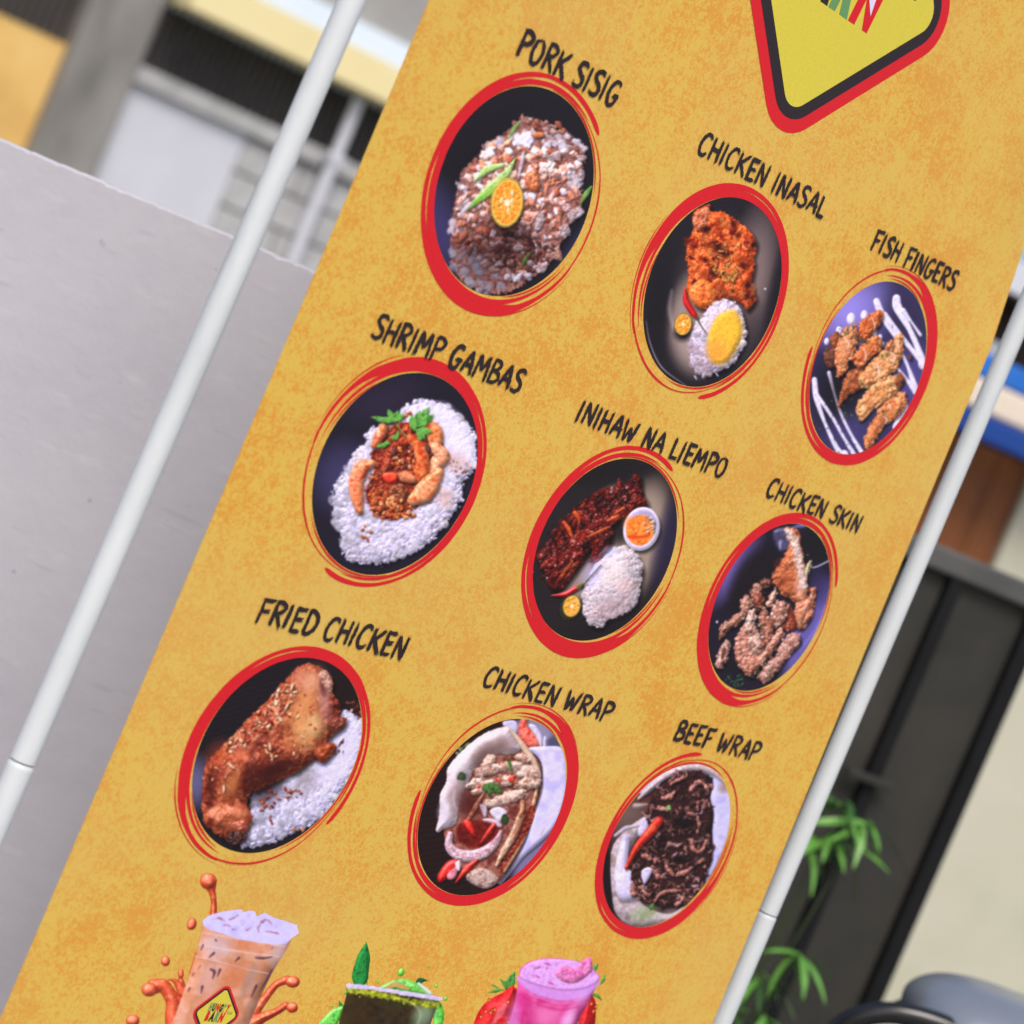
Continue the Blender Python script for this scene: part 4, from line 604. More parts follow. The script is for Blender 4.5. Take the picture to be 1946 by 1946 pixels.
def pic_berry():
    c = Canvas(860, 1770, 1190, 2150, 3.2746, (206, 166, 76), 0.)
    ox = (590 - 860) * 3.2746; oy = (1760 - 1770) * 3.2746
    X = lambda pts: [(x + ox, y + oy) for x, y in pts]
    lf = [(60, 130, 50), (90, 156, 70), (40, 100, 40)]
    for p, w in (([(1250, 400), (1255, 350), (1275, 295)], [30, 60, 20]), ([(1230, 400), (1215, 360), (1185, 332)], [20, 30, 3]), ([(1210, 400), (1160, 408), (1112, 424)], [10, 28, 3]), ([(1180, 395), (1150, 375), (1130, 368)], [6, 14, 3]), ([(1650, 240), (1660, 205)], [30, 8]), ([(1760, 280), (1775, 250), (1790, 228)], [20, 30, 4]), ([(1800, 360), (1820, 330), (1838, 285)], [10, 24, 3]), ([(1750, 420), (1780, 430), (1815, 462)], [20, 26, 3])):
        c.line(X(p), w, lf, bev=3, spec=.2)
    for pts, n in (([(1290, 395), (1200, 420), (1100, 480), (1040, 570), (1015, 680), (1040, 820), (1120, 950), (1240, 980), (1300, 800)], 40), ([(1700, 430), (1750, 430), (1775, 480), (1770, 600), (1740, 720), (1660, 820), (1600, 700)], 22)):
        c.lump(X(pts), [(186, 24, 26), (206, 40, 40), (160, 14, 22)], bev=26, bump=.3, bs=9, spec=.2)
        for x, y in c.pick(X(pts), n): c.lump(ell(x, y, 11, 16, 20), (150, 14, 20)); c.lump(ell(x + 1, y + 1, 6, 10, 20), (226, 190, 84), bev=1.5)
    c.line(X([(1230, 480), (1190, 540), (1150, 600)]), [10, 50, 20], (236, 170, 180), op=.5, soft=5)
    cup = X([(1300, 330), (1310, 270), (1360, 225), (1450, 200), (1560, 200), (1660, 215), (1740, 250), (1800, 310), (1790, 350), (1745, 440), (1680, 560), (1600, 740), (1500, 980), (1360, 1110), (1130, 1060), (1180, 840), (1230, 640), (1280, 470)])
    c.lump(cup, [(206, 70, 140), (216, 96, 160), (196, 56, 126)], bev=20, bump=.3, bs=14, sm=False, soft=1.2)
    c.air(1260 + ox, 600 + oy, 60, 220, 12, (196, 130, 190), .7); c.air(1470 + ox, 560 + oy, 130, 90, 0, (226, 130, 180), .7); c.air(1330 + ox, 470 + oy, 60, 90, 0, (196, 40, 116), .6); c.air(1600 + ox, 580 + oy, 50, 120, 24, (232, 196, 240), .75); c.air(1690 + ox, 430 + oy, 60, 120, 20, (216, 150, 210), .6)
    c.line(X([(1300, 330), (1400, 395), (1560, 430), (1700, 410), (1790, 350)]), [30, 60, 66, 60, 20], [(196, 150, 226), (206, 160, 230)], soft=6, op=.85)
    c.line(X([(1310, 430), (1420, 490), (1560, 520), (1690, 490)]), [6, 10, 10, 6], (186, 40, 110), op=.55, soft=4); c.line(X([(1320, 400), (1430, 450), (1580, 480), (1730, 440)]), [5, 8, 8, 5], (226, 150, 210), op=.6, soft=3)
    c.lump(X([(1305, 320), (1320, 270), (1370, 228), (1450, 206), (1560, 204), (1660, 218), (1735, 252), (1796, 310), (1780, 350), (1700, 390), (1560, 400), (1430, 375), (1345, 345)]), [(214, 160, 226), (222, 176, 236), (206, 146, 216)], bev=4, bump=.2, edge=(190, 120, 200, 2.5))
    c.lump(X([(1520, 295), (1580, 240), (1640, 260), (1700, 205), (1745, 195), (1755, 270), (1720, 310), (1660, 350), (1600, 355), (1545, 330)]), [(216, 120, 180), (226, 146, 196), (206, 100, 164)], bev=8, bump=.8, bs=6)
    for p in ([(1400, 270), (1430, 258)], [(1405, 310), (1425, 322)], [(1470, 270), (1478, 262)], [(1480, 350), (1510, 362)], [(1460, 235), (1490, 240)]): c.line(X(p), [6, 10], (186, 50, 110), op=.8)
    return c.fin(.012)
PICS = dict(sisig=pic_sisig, inasal=pic_inasal, fish=pic_fish, shrimp=pic_shrimp, liempo=pic_liempo, skin=pic_skin, fried=pic_fried, cwrap=pic_cwrap, bwrap=pic_bwrap, tea=pic_tea, matcha=pic_matcha, berry=pic_berry)
# ------------------------------------------------------------------ helpers
def lin(c): 
    c = np.asarray(c, float) / 255
    return np.where(c <= .04045, c / 12.92, ((c + .055) / 1.055) ** 2.4)
def obj(name, me, mat=None, parent=None, loc=None, **props):
    o = bpy.data.objects.new(name, me); COL.objects.link(o)
    if mat is not None and me is not None and not me.materials: me.materials.append(mat)
    if parent is not None: o.parent = parent
    if loc is not None: o.location = loc
    for k, v in props.items(): o[k] = v
    return o
def empty(name, loc, rz=0., **props):
    o = bpy.data.objects.new(name, None); COL.objects.link(o); o.location = loc; o.rotation_euler = (0, 0, rz); o.empty_display_size = .1
    for k, v in props.items(): o[k] = v
    return o
def pyd(name, V, F, smooth_=False):
    me = bpy.data.meshes.new(name); me.from_pydata([tuple(v) for v in V], [], [tuple(f) for f in F]); me.update()
    if smooth_: me.polygons.foreach_set('use_smooth', [True] * len(me.polygons))
    return me
def box(name, x0, x1, y0, y1, z0, z1, bev=0.):
    bm = bmesh.new(); bmesh.ops.create_cube(bm, size=1)
    for v in bm.verts: v.co = Vector(((x0 + x1) / 2 + v.co.x * (x1 - x0), (y0 + y1) / 2 + v.co.y * (y1 - y0), (z0 + z1) / 2 + v.co.z * (z1 - z0)))
    if bev: bmesh.ops.bevel(bm, geom=bm.edges[:], offset=bev, segments=2, affect='EDGES', profile=.5)
    me = bpy.data.meshes.new(name); bm.to_mesh(me); bm.free(); return me
def tube(name, pts, rad, n=16, caps=True, flat=1.):
    pts = [Vector(p) for p in pts]; rad = rad if isinstance(rad, (list, tuple)) else [rad] * len(pts)
    V = []; F = []; prev = None
    for i, p in enumerate(pts):
        t = (pts[min(i + 1, len(pts) - 1)] - pts[max(i - 1, 0)]).normalized()
        a = Vector((0, 0, 1)) if abs(t.z) < .9 else Vector((1, 0, 0))
        if prev is not None: a = prev
        b = t.cross(a).normalized(); a = b.cross(t).normalized(); prev = a
        for k in range(n):
            th = 2 * math.pi * k / n; V.append(p + (a * math.cos(th) * flat + b * math.sin(th)) * rad[i])
    for i in range(len(pts) - 1):
        for k in range(n): F.append((i * n + k, i * n + (k + 1) % n, (i + 1) * n + (k + 1) % n, (i + 1) * n + k))
    ns = len(F)
    if caps:
        b = len(V); V += V[:n] + V[(len(pts) - 1) * n:len(pts) * n]; F.append(tuple(b + k for k in range(n - 1, -1, -1))); F.append(tuple(b + n + k for k in range(n)))
    me = pyd(name, V, F); me.polygons.foreach_set('use_smooth', [i < ns for i in range(len(F))]); return me
def nmat(name, cols, scale=8., rough=.6, bump=.0, bscale=60., spec=.4, detail=6., metal=0., dist=0., stretch=None, lo=.3, hi=.7):
    """principled material whose colour wanders between the given sRGB tones by noise"""
    m = bpy.data.materials.new(name); m.use_nodes = True; nt = m.node_tree; p = nt.nodes['Principled BSDF']
    tc = nt.nodes.new('ShaderNodeTexCoord'); mp = nt.nodes.new('ShaderNodeMapping'); nt.links.new(tc.outputs['Object'], mp.inputs[0])
    if stretch: mp.inputs['Scale'].default_value = stretch
    n = nt.nodes.new('ShaderNodeTexNoise'); n.inputs['Scale'].default_value = scale; n.inputs['Detail'].default_value = detail; n.inputs['Roughness'].default_value = .6; n.inputs['Distortion'].default_value = dist
    nt.links.new(mp.outputs[0], n.inputs['Vector'])
    r = nt.nodes.new('ShaderNodeValToRGB'); el = r.color_ramp.elements
    for i, c in enumerate(cols):
        pos = lo + (hi - lo) * (i / max(1, len(cols) - 1))
        e = el[i] if i < 2 else el.new(pos)
        e.position = pos; e.color = (*lin(c), 1)
    if len(cols) == 1: el[1].color = el[0].color
    nt.links.new(n.outputs[0], r.inputs[0]); nt.links.new(r.outputs[0], p.inputs['Base Color'])
    p.inputs['Roughness'].default_value = rough; p.inputs['Specular IOR Level'].default_value = spec; p.inputs['Metallic'].default_value = metal
    if bump:
        b = nt.nodes.new('ShaderNodeTexNoise'); b.inputs['Scale'].default_value = bscale; b.inputs['Detail'].default_value = 5; nt.links.new(mp.outputs[0], b.inputs['Vector'])
        bn = nt.nodes.new('ShaderNodeBump'); bn.inputs['Strength'].default_value = bump; bn.inputs['Distance'].default_value = .004
        nt.links.new(b.outputs[0], bn.inputs['Height']); nt.links.new(bn.outputs[0], p.inputs['Normal'])
    return m
# ------------------------------------------------------------------ the setting
m_ground = nmat('concrete_ground', [(120, 118, 114), (138, 136, 131), (150, 147, 140)], 3., .85, .5, 40)
gr = obj('ground', pyd('ground', [(-250, -250, 0), (250, -250, 0), (250, 250, 0), (-250, 250, 0)], [(0, 1, 2, 3)]), m_ground, kind='structure')

# low plastered garden wall behind the banner, its top edge chipped
def wall_mesh():
    rg = np.random.default_rng(3); x0, x1, y, th, top = -3.2, .14, 2.35, .13, 1.475
    xs = np.concatenate([np.linspace(x0, -.8, 30)[:-1], np.linspace(-.8, x1, 330)])
    n = len(xs); hz = np.interp(xs, np.linspace(x0, x1, 90), rg.normal(0, .00025, 90)) + np.interp(xs, np.linspace(x0, x1, 900), rg.normal(0, .0002, 900))
    for k in range(26):
        c = rg.uniform(-.75, 0); w = rg.uniform(.0015, .005); hz -= rg.uniform(.0003, .0014) * np.exp(-((xs - c) / w) ** 2)
    V = []; F = []
    prof = [(0, 0), (0, top - .003), (.0008, top - .0008), (.003, top), (th - .006, top), (th, top - .006), (th, 0)]
    for i, x in enumerate(xs):
        for j, (d, z) in enumerate(prof):
            V.append((x, y + d + (abs(hz[i]) * .6 if j in (2,) else 0), z + (hz[i] if 1 <= j <= 5 else 0)))
    m = len(prof)
    for i in range(n - 1):
        for j in range(m - 1): F.append((i * m + j, (i + 1) * m + j, (i + 1) * m + j + 1, i * m + j + 1))
    F.append(tuple(range(m))); F.append(tuple((n - 1) * m + j for j in range(m - 1, -1, -1)))
    return pyd('garden_wall', V, F)
def plaster():
    m = nmat('painted_plaster', [(178, 177, 188), (185, 184, 194), (189, 188, 197)], 5., .62, .25, 40, .35)
    nt = m.node_tree; p = nt.nodes['Principled BSDF']; base = p.inputs['Base Color'].links[0].from_socket
    mp = [n for n in nt.nodes if n.type == 'MAPPING'][0]
    # dark scuffs and thin pale trowel streaks
    def mask(scale, thr, wid, stretch=None, det=3.):
        n = nt.nodes.new('ShaderNodeTexNoise'); n.inputs['Scale'].default_value = scale; n.inputs['Detail'].default_value = det
        if stretch:
            q = nt.nodes.new('ShaderNodeMapping'); q.inputs['Scale'].default_value = stretch; nt.links.new(mp.outputs[0], q.inputs[0]); nt.links.new(q.outputs[0], n.inputs['Vector'])
        else: nt.links.new(mp.outputs[0], n.inputs['Vector'])
        r = nt.nodes.new('ShaderNodeMapRange'); r.inputs[1].default_value = thr; r.inputs[2].default_value = thr + wid; nt.links.new(n.outputs[0], r.inputs[0]); return r.outputs[0]
    def mixc(fac, col, amt, b):
        mu = nt.nodes.new('ShaderNodeMath'); mu.operation = 'MULTIPLY'; mu.inputs[1].default_value = amt; nt.links.new(fac, mu.inputs[0])
        x = nt.nodes.new('ShaderNodeMix'); x.data_type = 'RGBA'; nt.links.new(mu.outputs[0], x.inputs[0]); nt.links.new(b, x.inputs[6]); x.inputs[7].default_value = (*lin(col), 1); return x.outputs[2]
    b = mixc(mask(46, .71, .05), (140, 137, 150), .7, base)
    b = mixc(mask(14, .62, .10, (1, 1, 3.2), 6), (202, 201, 208), .5, b)
    b = mixc(mask(20, .64, .06, (.6, 1, 4.), 5), (168, 166, 178), .45, b)
    nt.links.new(b, p.inputs['Base Color'])
    return m
gw = obj('garden_wall', wall_mesh(), plaster(), label='low pale lilac-grey plastered wall with a chipped top edge, left of the banner', category='wall')

# the house across the way; facade coordinates a (along), d (outwards), h (height)
HR = math.radians(35); HP = Vector((-2.638, 13., 0))
house = empty('house', HP, HR, label='grey and yellow house with barred vents behind the plastered wall', category='house')
def fb(name, a0, a1, h0, h1, d0, d1, mat, parent=house, bev=.004, **k): return obj(name, box(name, a0, a1, -d1, -d0, h0, h1, bev), mat, parent, **k)
m_yel = nmat('yellow_wall_paint', [(196, 152, 82), (226, 186, 112), (232, 196, 126)], 1.6, .8, .2, 20)
m_conc = nmat('weathered_concrete', [(104, 102, 98), (132, 130, 126), (150, 148, 144)], 3., .9, .4, 25, stretch=(1, 1, .35))
m_blk = nmat('hollow_block', [(160, 160, 160), (178, 178, 178), (190, 190, 192)], 6., .9, .5, 40)
m_wht = nmat('white_paint', [(196, 198, 206), (208, 210, 218)], 2., .7, .1, 20)
m_dark = nmat('vent_recess_shade', [(84, 82, 80), (106, 101, 97), (126, 118, 112)], 2.2, .8)  # shade of the interior behind the bars, put into the backing colour
m_bar = nmat('dark_iron', [(40, 40, 42), (54, 53, 54)], 10., .6)
m_fas = nmat('cream_yellow_fascia', [(232, 216, 160), (240, 226, 176)], 1.5, .6)
m_pal = nmat('pale_blue_sheet', [(222, 236, 248), (234, 244, 252)], 1.2, .4)
m_sof = nmat('grey_soffit', [(146, 144, 142), (166, 164, 160)], 2., .8)
fb('yellow_wall', -6, -.54, 0, 2.165, -.25, 0, m_yel)
fb('vent_recess', -6, -.54, 2.168, 2.745, -.3, -.12, m_dark)
fb('pillar', -.54, -.16, 0, 2.72, -.3, .10, m_conc, bev=.012)
fb('lower_wall', -.16, 7, 0, 2.13, -.3, -.06, m_conc)
fb('painted_panel', -.158, .61, 0, 2.13, -.058, .0, m_wht)
fb('ledge', -.158, 7, 2.135, 2.23, -.3, .05, m_blk, bev=.006)
fb('vent_recess', -.158, 7, 2.233, 2.59, -.3, -.12, m_dark)
for a0, a1 in ((-6, -.56), (-.14, 3.2)):
    V = []; F = []
    for a in np.arange(a0, a1, .05):
        b = len(V); V += [(a + x, y, z) for z in (2.17 if a0 < -1 else 2.232, 2.588) for x, y in ((0, -.02), (.014, -.02), (.014, .0), (0, .0))]
        F += [(b, b + 1, b + 5, b + 4), (b + 1, b + 2, b + 6, b + 5), (b + 2, b + 3, b + 7, b + 6), (b + 3, b, b + 4, b + 7)]
    obj('vent_bars', pyd('vent_bars', V, F), m_bar, house, kind='stuff')
fb('fascia', -.1, 7, 2.592, 2.79, -.1, .27, m_fas, bev=.008)
fb('fascia', -6, -.54, 2.75, 2.93, -.1, .1, m_sof)
fb('roof_sheet', -.12, 7, 2.795, 2.93, -.1, .25, m_pal)
fb('eave', -6, 7, 2.935, 3.5, -.4, .20, m_sof)
me_b = box('block', 0, .385, -.0, .055, 0, .185, .006); me_b.materials.append(m_blk)
for r in range(6):
    for k in range(4):
        a = .615 + k * .4 - (.2 if r % 2 and k else 0); o = obj('block', me_b, None, house, (a, 0, 2.128 - .2 * (r + 1)))
        if r % 2 and k == 0: o.scale.x = .48
pipe = empty('drain_pipe', HP + Vector((math.cos(HR) * 1.1 + math.sin(HR) * .12, math.sin(HR) * 1.1 - math.cos(HR) * .12, 0)), HR, label='white drain pipe running up the grey block wall of the house', category='pipe')
obj('pipe', tube('pipe', [(0, 0, 0), (0, 0, 2.56)], .034), m_wht, pipe)
for z in (1.2, 2.18): obj('pipe_clip', box('pipe_clip', -.05, .05, -.04, .06, z, z + .05, .004), m_wht, pipe)

# buildings and gate beyond the right edge of the banner
BR = math.radians(20); BP = Vector((1.191, 7., 0))
m_brown = nmat('brown_boards', [(92, 50, 22), (124, 72, 34), (138, 84, 42)], 4., .6, .2, 30, stretch=(6, 6, .5))
m_cream = nmat('cream_wall_paint', [(178, 176, 152), (190, 188, 168), (198, 194, 178)], 1.4, .75, .1, 20)
m_blue = nmat('blue_vinyl', [(28, 92, 176), (44, 116, 204)], 3., .35); m_navy = nmat('navy_vinyl', [(18, 56, 128), (26, 70, 150)], 3., .35); m_stripe = nmat('cream_vinyl', [(216, 200, 180), (226, 212, 196)], 3., .4)
m_shade = nmat('recess_shade_brown', [(36, 24, 20), (54, 38, 30)], 4., .7)  # dark brown that stands in for shade in the recess and below the eave
shed = empty('shed', BP, BR, label='brown boarded shed with a pale eave beyond the dark gate', category='shed')
def sb(name, a0, a1, h0, h1, d0, d1, mat, parent=shed, bev=.004): return obj(name, box(name, a0, a1, -d1, -d0, h0, h1, bev), mat, parent)
me_p = box('board', 0, .096, 0, .02, 0, 1.8, .003); me_p.materials.append(m_brown)
for k in range(14): obj('board', me_p, None, shed, (-1.24 + k * .1, 0, 0))
sb('backing', -1.25, .158, 0, 2.2, -.12, -.025, m_shade)
sb('eave', -1.3, .158, 2.212, 2.3, -.2, .14, m_wht); sb('eave_shade_strip', -1.3, .157, 2.196, 2.208, -.2, .12, m_shade)  # thin dark strip below the eave is its shade, given as colour
sb('white_plate', -.24, -.085, 2.035, 2.085, .0, .02, m_wht)
cw = obj('cream_wall', box('cream_wall', .162, 6, -.02, .25, 0, 2.7, .006), m_cream, None, BP, label='plain cream wall to the right of the brown shed', category='wall'); cw.rotation_euler.z = BR
aw = empty('striped_awning', BP + Vector((math.sin(BR) * .16, -math.cos(BR) * .16, 0)), BR, label='blue and cream striped awning edge above the brown boards', category='awning')
for nm, h0, h1, d0, d1, mt in (('stripe', 1.962, 2.03, .0, .03, m_blue), ('stripe', 1.874, 1.958, .012, .042, m_stripe), ('stripe', 1.80, 1.87, .024, .054, m_navy)):
    obj(nm, box(nm, -.9, .5, -d1, -d0, h0, h1, .01), mt, aw)
obj('bracket', box('bracket', -.7, -.67, 0, .14, 1.85, 1.88, .002), m_bar, aw); obj('bracket', box('bracket', .1, .13, 0, .14, 1.85, 1.88, .002), m_bar, aw)

GR = BR; GP = Vector((.739, 4.2, 0))
m_gate = nmat('dark_steel_paint', [(44, 44, 41), (55, 54, 50), (66, 63, 58)], 3., .6, .1, 30, .2); m_gb = nmat('black_steel', [(18, 18, 20), (25, 25, 27)], 6., .5, 0, 40, .2); m_rail = nmat('grey_steel_rail', [(74, 75, 73), (94, 94, 91)], 5., .65)
gate = empty('steel_gate', GP, GR, label='dark grey sheet steel gate with a tubular top rail, right of the banner', category='gate')
for a0, a1 in ((-1.0, -.81), (-.79, -.61), (-.59, -.41), (-.39, -.205), (-.185, .002), (.030, .176)):
    obj('panel', box('panel', a0, a1, .006, .016, .06, 1.448, .001), m_gate, gate)
for a in (-1.01, -.80, -.60, -.40, -.195, .016, .19): obj('gate_bar', box('gate_bar', a - .013, a + .013 + (.008 if a > .1 else 0), -.012, .030, .03, 1.447, .003), m_gb, gate)
obj('top_rail', box('top_rail', -1.05, .22, -.018, .040, 1.432, 1.474, .006), m_rail, gate)
obj('bottom_rail', box('bottom_rail', -1.03, .21, -.015, .035, .0, .028, .003), m_gb, gate)
obj('latch', box('latch', -.045, .05, -.030, -.013, 1.047, 1.062, .003), m_gate, gate)
# ------------------------------------------------------------------ the banner stand
O = Vector((.0806, 2., 1.3502)); BOT, TOP = -1.08, .72
EU = Vector((math.cos(ROT), math.sin(ROT), 0)); NV = Vector((math.sin(ROT), -math.cos(ROT), 0))
m_pole = nmat('white_powder_coat', [(170, 174, 174), (200, 205, 207), (208, 212, 214), (213, 217, 219)], 9., .40, .08, 160, .5, stretch=(3, 3, .6))
m_foot = nmat('grey_plastic', [(90, 92, 96), (104, 106, 110)], 20., .5)
stand = empty('banner_stand', (O.x, O.y, 0), ROT, label='white tubular frame stand with jointed poles that carries the menu banner', category='stand')
Z = lambda t: O.z + t
def pole(sa, ta, sb_, tb, joint):
    f = lambda t: sa + (sb_ - sa) * (t - ta) / (tb - ta)
    y = .0205; r = .0096
    top = TOP + .03; lo = -O.z + .03
    obj('pole', tube('pole', [(f(top), y, Z(top)), (f(joint + .0012), y, Z(joint + .0012))], r, 28), m_pole, stand)
    # lower section with a shouldered end
    obj('pole', tube('pole', [(f(joint - .0002), y, Z(joint - .0002)), (f(joint - .0022), y, Z(joint - .0022)), (f(joint - .004), y, Z(joint - .004)), (f(lo), y, Z(lo))], [r * .9, r * 1.03, r * 1.04, r * 1.04], 28), m_pole, stand)
    obj('foot', tube('foot', [(f(lo), y - .22, .012), (f(lo), y + .24, .012)], .011, 16), m_foot, stand)
    obj('foot_socket', tube('foot_socket', [(f(lo), y, .012), (f(lo), y, .06)], .014, 20), m_foot, stand)
    return f
fl = pole(-.4422, .3001, -.4556, -.2785, -.2795); fr = pole(.4526, .3185, .4555, -.3, -.2815)
obj('cross_bar', tube('cross_bar', [(fl(TOP + .03), .0205, Z(TOP + .03)), (fr(TOP + .03), .0205, Z(TOP + .03))], .0096, 20), m_pole, stand)
obj('cross_bar', tube('cross_bar', [(fl(BOT - .03), .0205, Z(BOT - .03)), (fr(BOT - .03), .0205, Z(BOT - .03))], .0096, 20), m_pole, stand)
for t in (TOP + .012, BOT - .012):
    for s in (-.34, .34): obj('hanging_clip', box('hanging_clip', s - .012, s + .012, -.004, .032, Z(t) - .028, Z(t) + .03, .002), m_foot, stand)

# ------------------------------------------------------------------ the banner: sheet and print
banner = empty('menu_banner', (O.x, O.y, O.z + BOT), ROT, label='tall orange-yellow food menu banner with nine round dish pictures', category='banner')
def bow(s, t):   # the sheet is not quite flat: offset towards the viewer
    return .0022 * np.sin(7.5 * np.asarray(t) + 1.0) * np.cos(4 * np.asarray(s)) + .0018 * np.sin(11 * np.asarray(s) + 3 * np.asarray(t)) - .020 * np.clip((np.asarray(s) - .30) / .1, 0, 2) ** 2 * np.clip((np.asarray(t) - .30) / .2, 0, 1.5)
def bpos(s, t, off=0.): return np.c_[np.ravel(s), -(np.ravel(bow(s, t)) + off), np.ravel(t) - BOT]
# perspective of the traced artwork sheet: pixel of the trace -> (s, t) on the banner
_e = np.array(EU); _n = np.array(NV); _o = np.array(O) - np.array([0, 0, EYE])
_F, _U, _R = np.array(fw), np.array(up), np.array(rt)
def trace(x, y):
    x = np.asarray(x, float); y = np.asarray(y, float)
    d = _F * 4609.08 + _R * (x[..., None] - 973) + _U * (973 - y[..., None])
    k = (_o @ _n) / (d @ _n); P = d * k[..., None] - _o
    return P @ _e, P[..., 2]
def quad_mesh(name, V, Q, col=None):
    me = bpy.data.meshes.new(name); V = np.ascontiguousarray(V, np.float32); Q = np.ascontiguousarray(Q, np.int32)
    me.vertices.add(len(V)); me.vertices.foreach_set('co', V.ravel()); me.loops.add(Q.size); me.loops.foreach_set('vertex_index', Q.ravel())
    me.polygons.add(len(Q)); me.polygons.foreach_set('loop_start', np.arange(0, Q.size, 4, dtype=np.int32)); me.polygons.foreach_set('loop_total', np.full(len(Q), 4, np.int32))
    if col is not None:
        a = me.color_attributes.new('print', 'FLOAT_COLOR', 'POINT'); a.data.foreach_set('color', np.c_[col, np.ones(len(col))].astype(np.float32).ravel())
    me.update(calc_edges=True); return me
def sheet_mesh():
    ns, ntt = 60, 120; V = []; F = []
    for side in (0, 1):
        for j in range(ntt + 1):
            t = BOT + (TOP - BOT) * j / ntt
            l = -.3952 - .0075 * (.33 - t) / .8; r = .3985 + .0165 * (.30 - t) / .75 if t > -.5 else .4161
            s = np.linspace(l, r, ns + 1); V.append(bpos(s, np.full(ns + 1, t), -.0007 * side))
    V = np.vstack(V); W = ns + 1; H = (ntt + 1) * W
    for j in range(ntt):
        for i in range(ns):
            a = j * W + i; F.append((a, a + 1, a + W + 1, a + W)); F.append((H + a, H + a + W, H + a + W + 1, H + a + 1))
    nf = len(F); rim = [j * W for j in range(ntt + 1)] + [ntt * W + i for i in range(1, W)] + [j * W + ns for j in range(ntt - 1, -1, -1)] + [i for i in range(ns - 1, 0, -1)]
    b0 = len(V); V = np.vstack([V, V[rim], V[[H + r for r in rim]]]); m = len(rim)
    for k in range(m): F.append((b0 + k, b0 + (k + 1) % m, b0 + m + (k + 1) % m, b0 + m + k))
    me = pyd('sheet', V, F, False); me.polygons.foreach_set('use_smooth', [True] * len(me.polygons)); return me
def vinyl(m, fine=True):
    nt = m.node_tree; p = nt.nodes['Principled BSDF']; p.inputs['Roughness'].default_value = .48; p.inputs['Specular IOR Level'].default_value = .28
    tc = nt.nodes.new('ShaderNodeTexCoord'); w = nt.nodes.new('ShaderNodeTexWave'); w.wave_type = 'BANDS'; w.bands_direction = 'Z'; w.inputs['Scale'].default_value = 160; w.inputs['Distortion'].default_value = .4
    nt.links.new(tc.outputs['Object'], w.inputs['Vector']); b = nt.nodes.new('ShaderNodeBump'); b.inputs['Strength'].default_value = .05; b.inputs['Distance'].default_value = .0006
    nt.links.new(w.outputs[0], b.inputs['Height']); nt.links.new(b.outputs[0], p.inputs['Normal'])
    return m
def sheet_mat():
    m = bpy.data.materials.new('printed_vinyl'); m.use_nodes = True; nt = m.node_tree; N = nt.nodes; Lk = nt.links; p = N['Principled BSDF']
    tc = N.new('ShaderNodeTexCoord')
    def noise(sc, det, rough, dist=0., off=0.):
        q = N.new('ShaderNodeMapping'); q.inputs['Location'].default_value = (off, off * .7, off * 1.3); Lk.new(tc.outputs['Object'], q.inputs[0])
        n = N.new('ShaderNodeTexNoise'); n.inputs['Scale'].default_value = sc; n.inputs['Detail'].default_value = det; n.inputs['Roughness'].default_value = rough; n.inputs['Distortion'].default_value = dist; Lk.new(q.outputs[0], n.inputs['Vector']); return n.outputs[0]
    def mth(op, a, b):
        k = N.new('ShaderNodeMath'); k.operation = op
        for i, v in enumerate((a, b)):
            if isinstance(v, (int, float)): k.inputs[i].default_value = v
            else: Lk.new(v, k.inputs[i])
        return k.outputs[0]
    big = noise(12, 2, .55); mid = noise(55, 3, .6, .4, 3.); fine = noise(300, 3, .7, 1.0, 7.); patch = noise(5, 2, .5, 0, 11.)
    v = mth('ADD', mth('ADD', mth('MULTIPLY', mth('SUBTRACT', big, .5), .8), mth('MULTIPLY', mth('SUBTRACT', mid, .5), .8)), mth('MULTIPLY', mth('SUBTRACT', fine, .5), 2.3))
    r = N.new('ShaderNodeMapRange'); r.inputs[1].default_value = -.10; r.inputs[2].default_value = .20; Lk.new(v, r.inputs[0])
    ramp = N.new('ShaderNodeValToRGB'); e = ramp.color_ramp.elements
    e[0].position = 0; e[0].color = (*lin((222, 184, 82)), 1); e[1].position = 1; e[1].color = (*lin((220, 154, 60)), 1)
    k = e.new(.5); k.color = (*lin((221, 170, 72)), 1)
    Lk.new(r.outputs[0], ramp.inputs[0])
    mx = N.new('ShaderNodeMix'); mx.data_type = 'RGBA'; mx.inputs[7].default_value = (*lin((218, 182, 100)), 1)
    pr = N.new('ShaderNodeMapRange'); pr.inputs[1].default_value = .45; pr.inputs[2].default_value = .75; pr.inputs[4].default_value = .5; Lk.new(patch, pr.inputs[0]); Lk.new(pr.outputs[0], mx.inputs[0]); Lk.new(ramp.outputs[0], mx.inputs[6])
    Lk.new(mx.outputs[2], p.inputs['Base Color'])
    return vinyl(m)
obj('sheet', sheet_mesh(), sheet_mat(), banner)
def ink(name, c):
    m = bpy.data.materials.new(name); m.use_nodes = True; nt = m.node_tree; p = nt.nodes['Principled BSDF']
    tc = nt.nodes.new('ShaderNodeTexCoord'); n = nt.nodes.new('ShaderNodeTexNoise'); n.inputs['Scale'].default_value = 400; n.inputs['Detail'].default_value = 3; nt.links.new(tc.outputs['Object'], n.inputs['Vector'])
    r = nt.nodes.new('ShaderNodeValToRGB'); r.color_ramp.elements[0].color = (*lin(np.array(c) * .95), 1); r.color_ramp.elements[1].color = (*lin(np.minimum(np.array(c) * 1.05, 255)), 1)
    nt.links.new(n.outputs[0], r.inputs[0]); nt.links.new(r.outputs[0], p.inputs['Base Color']); return vinyl(m)
m_red = ink('red_ink', (214, 30, 40)); m_blk = ink('black_ink', (46, 36, 40)); m_yink = ink('yellow_ink', (216, 200, 70)); m_green = ink('green_ink', (104, 150, 96)); m_wink = ink('white_ink', (224, 216, 244))
m_pic = bpy.data.materials.new('printed_picture'); m_pic.use_nodes = True
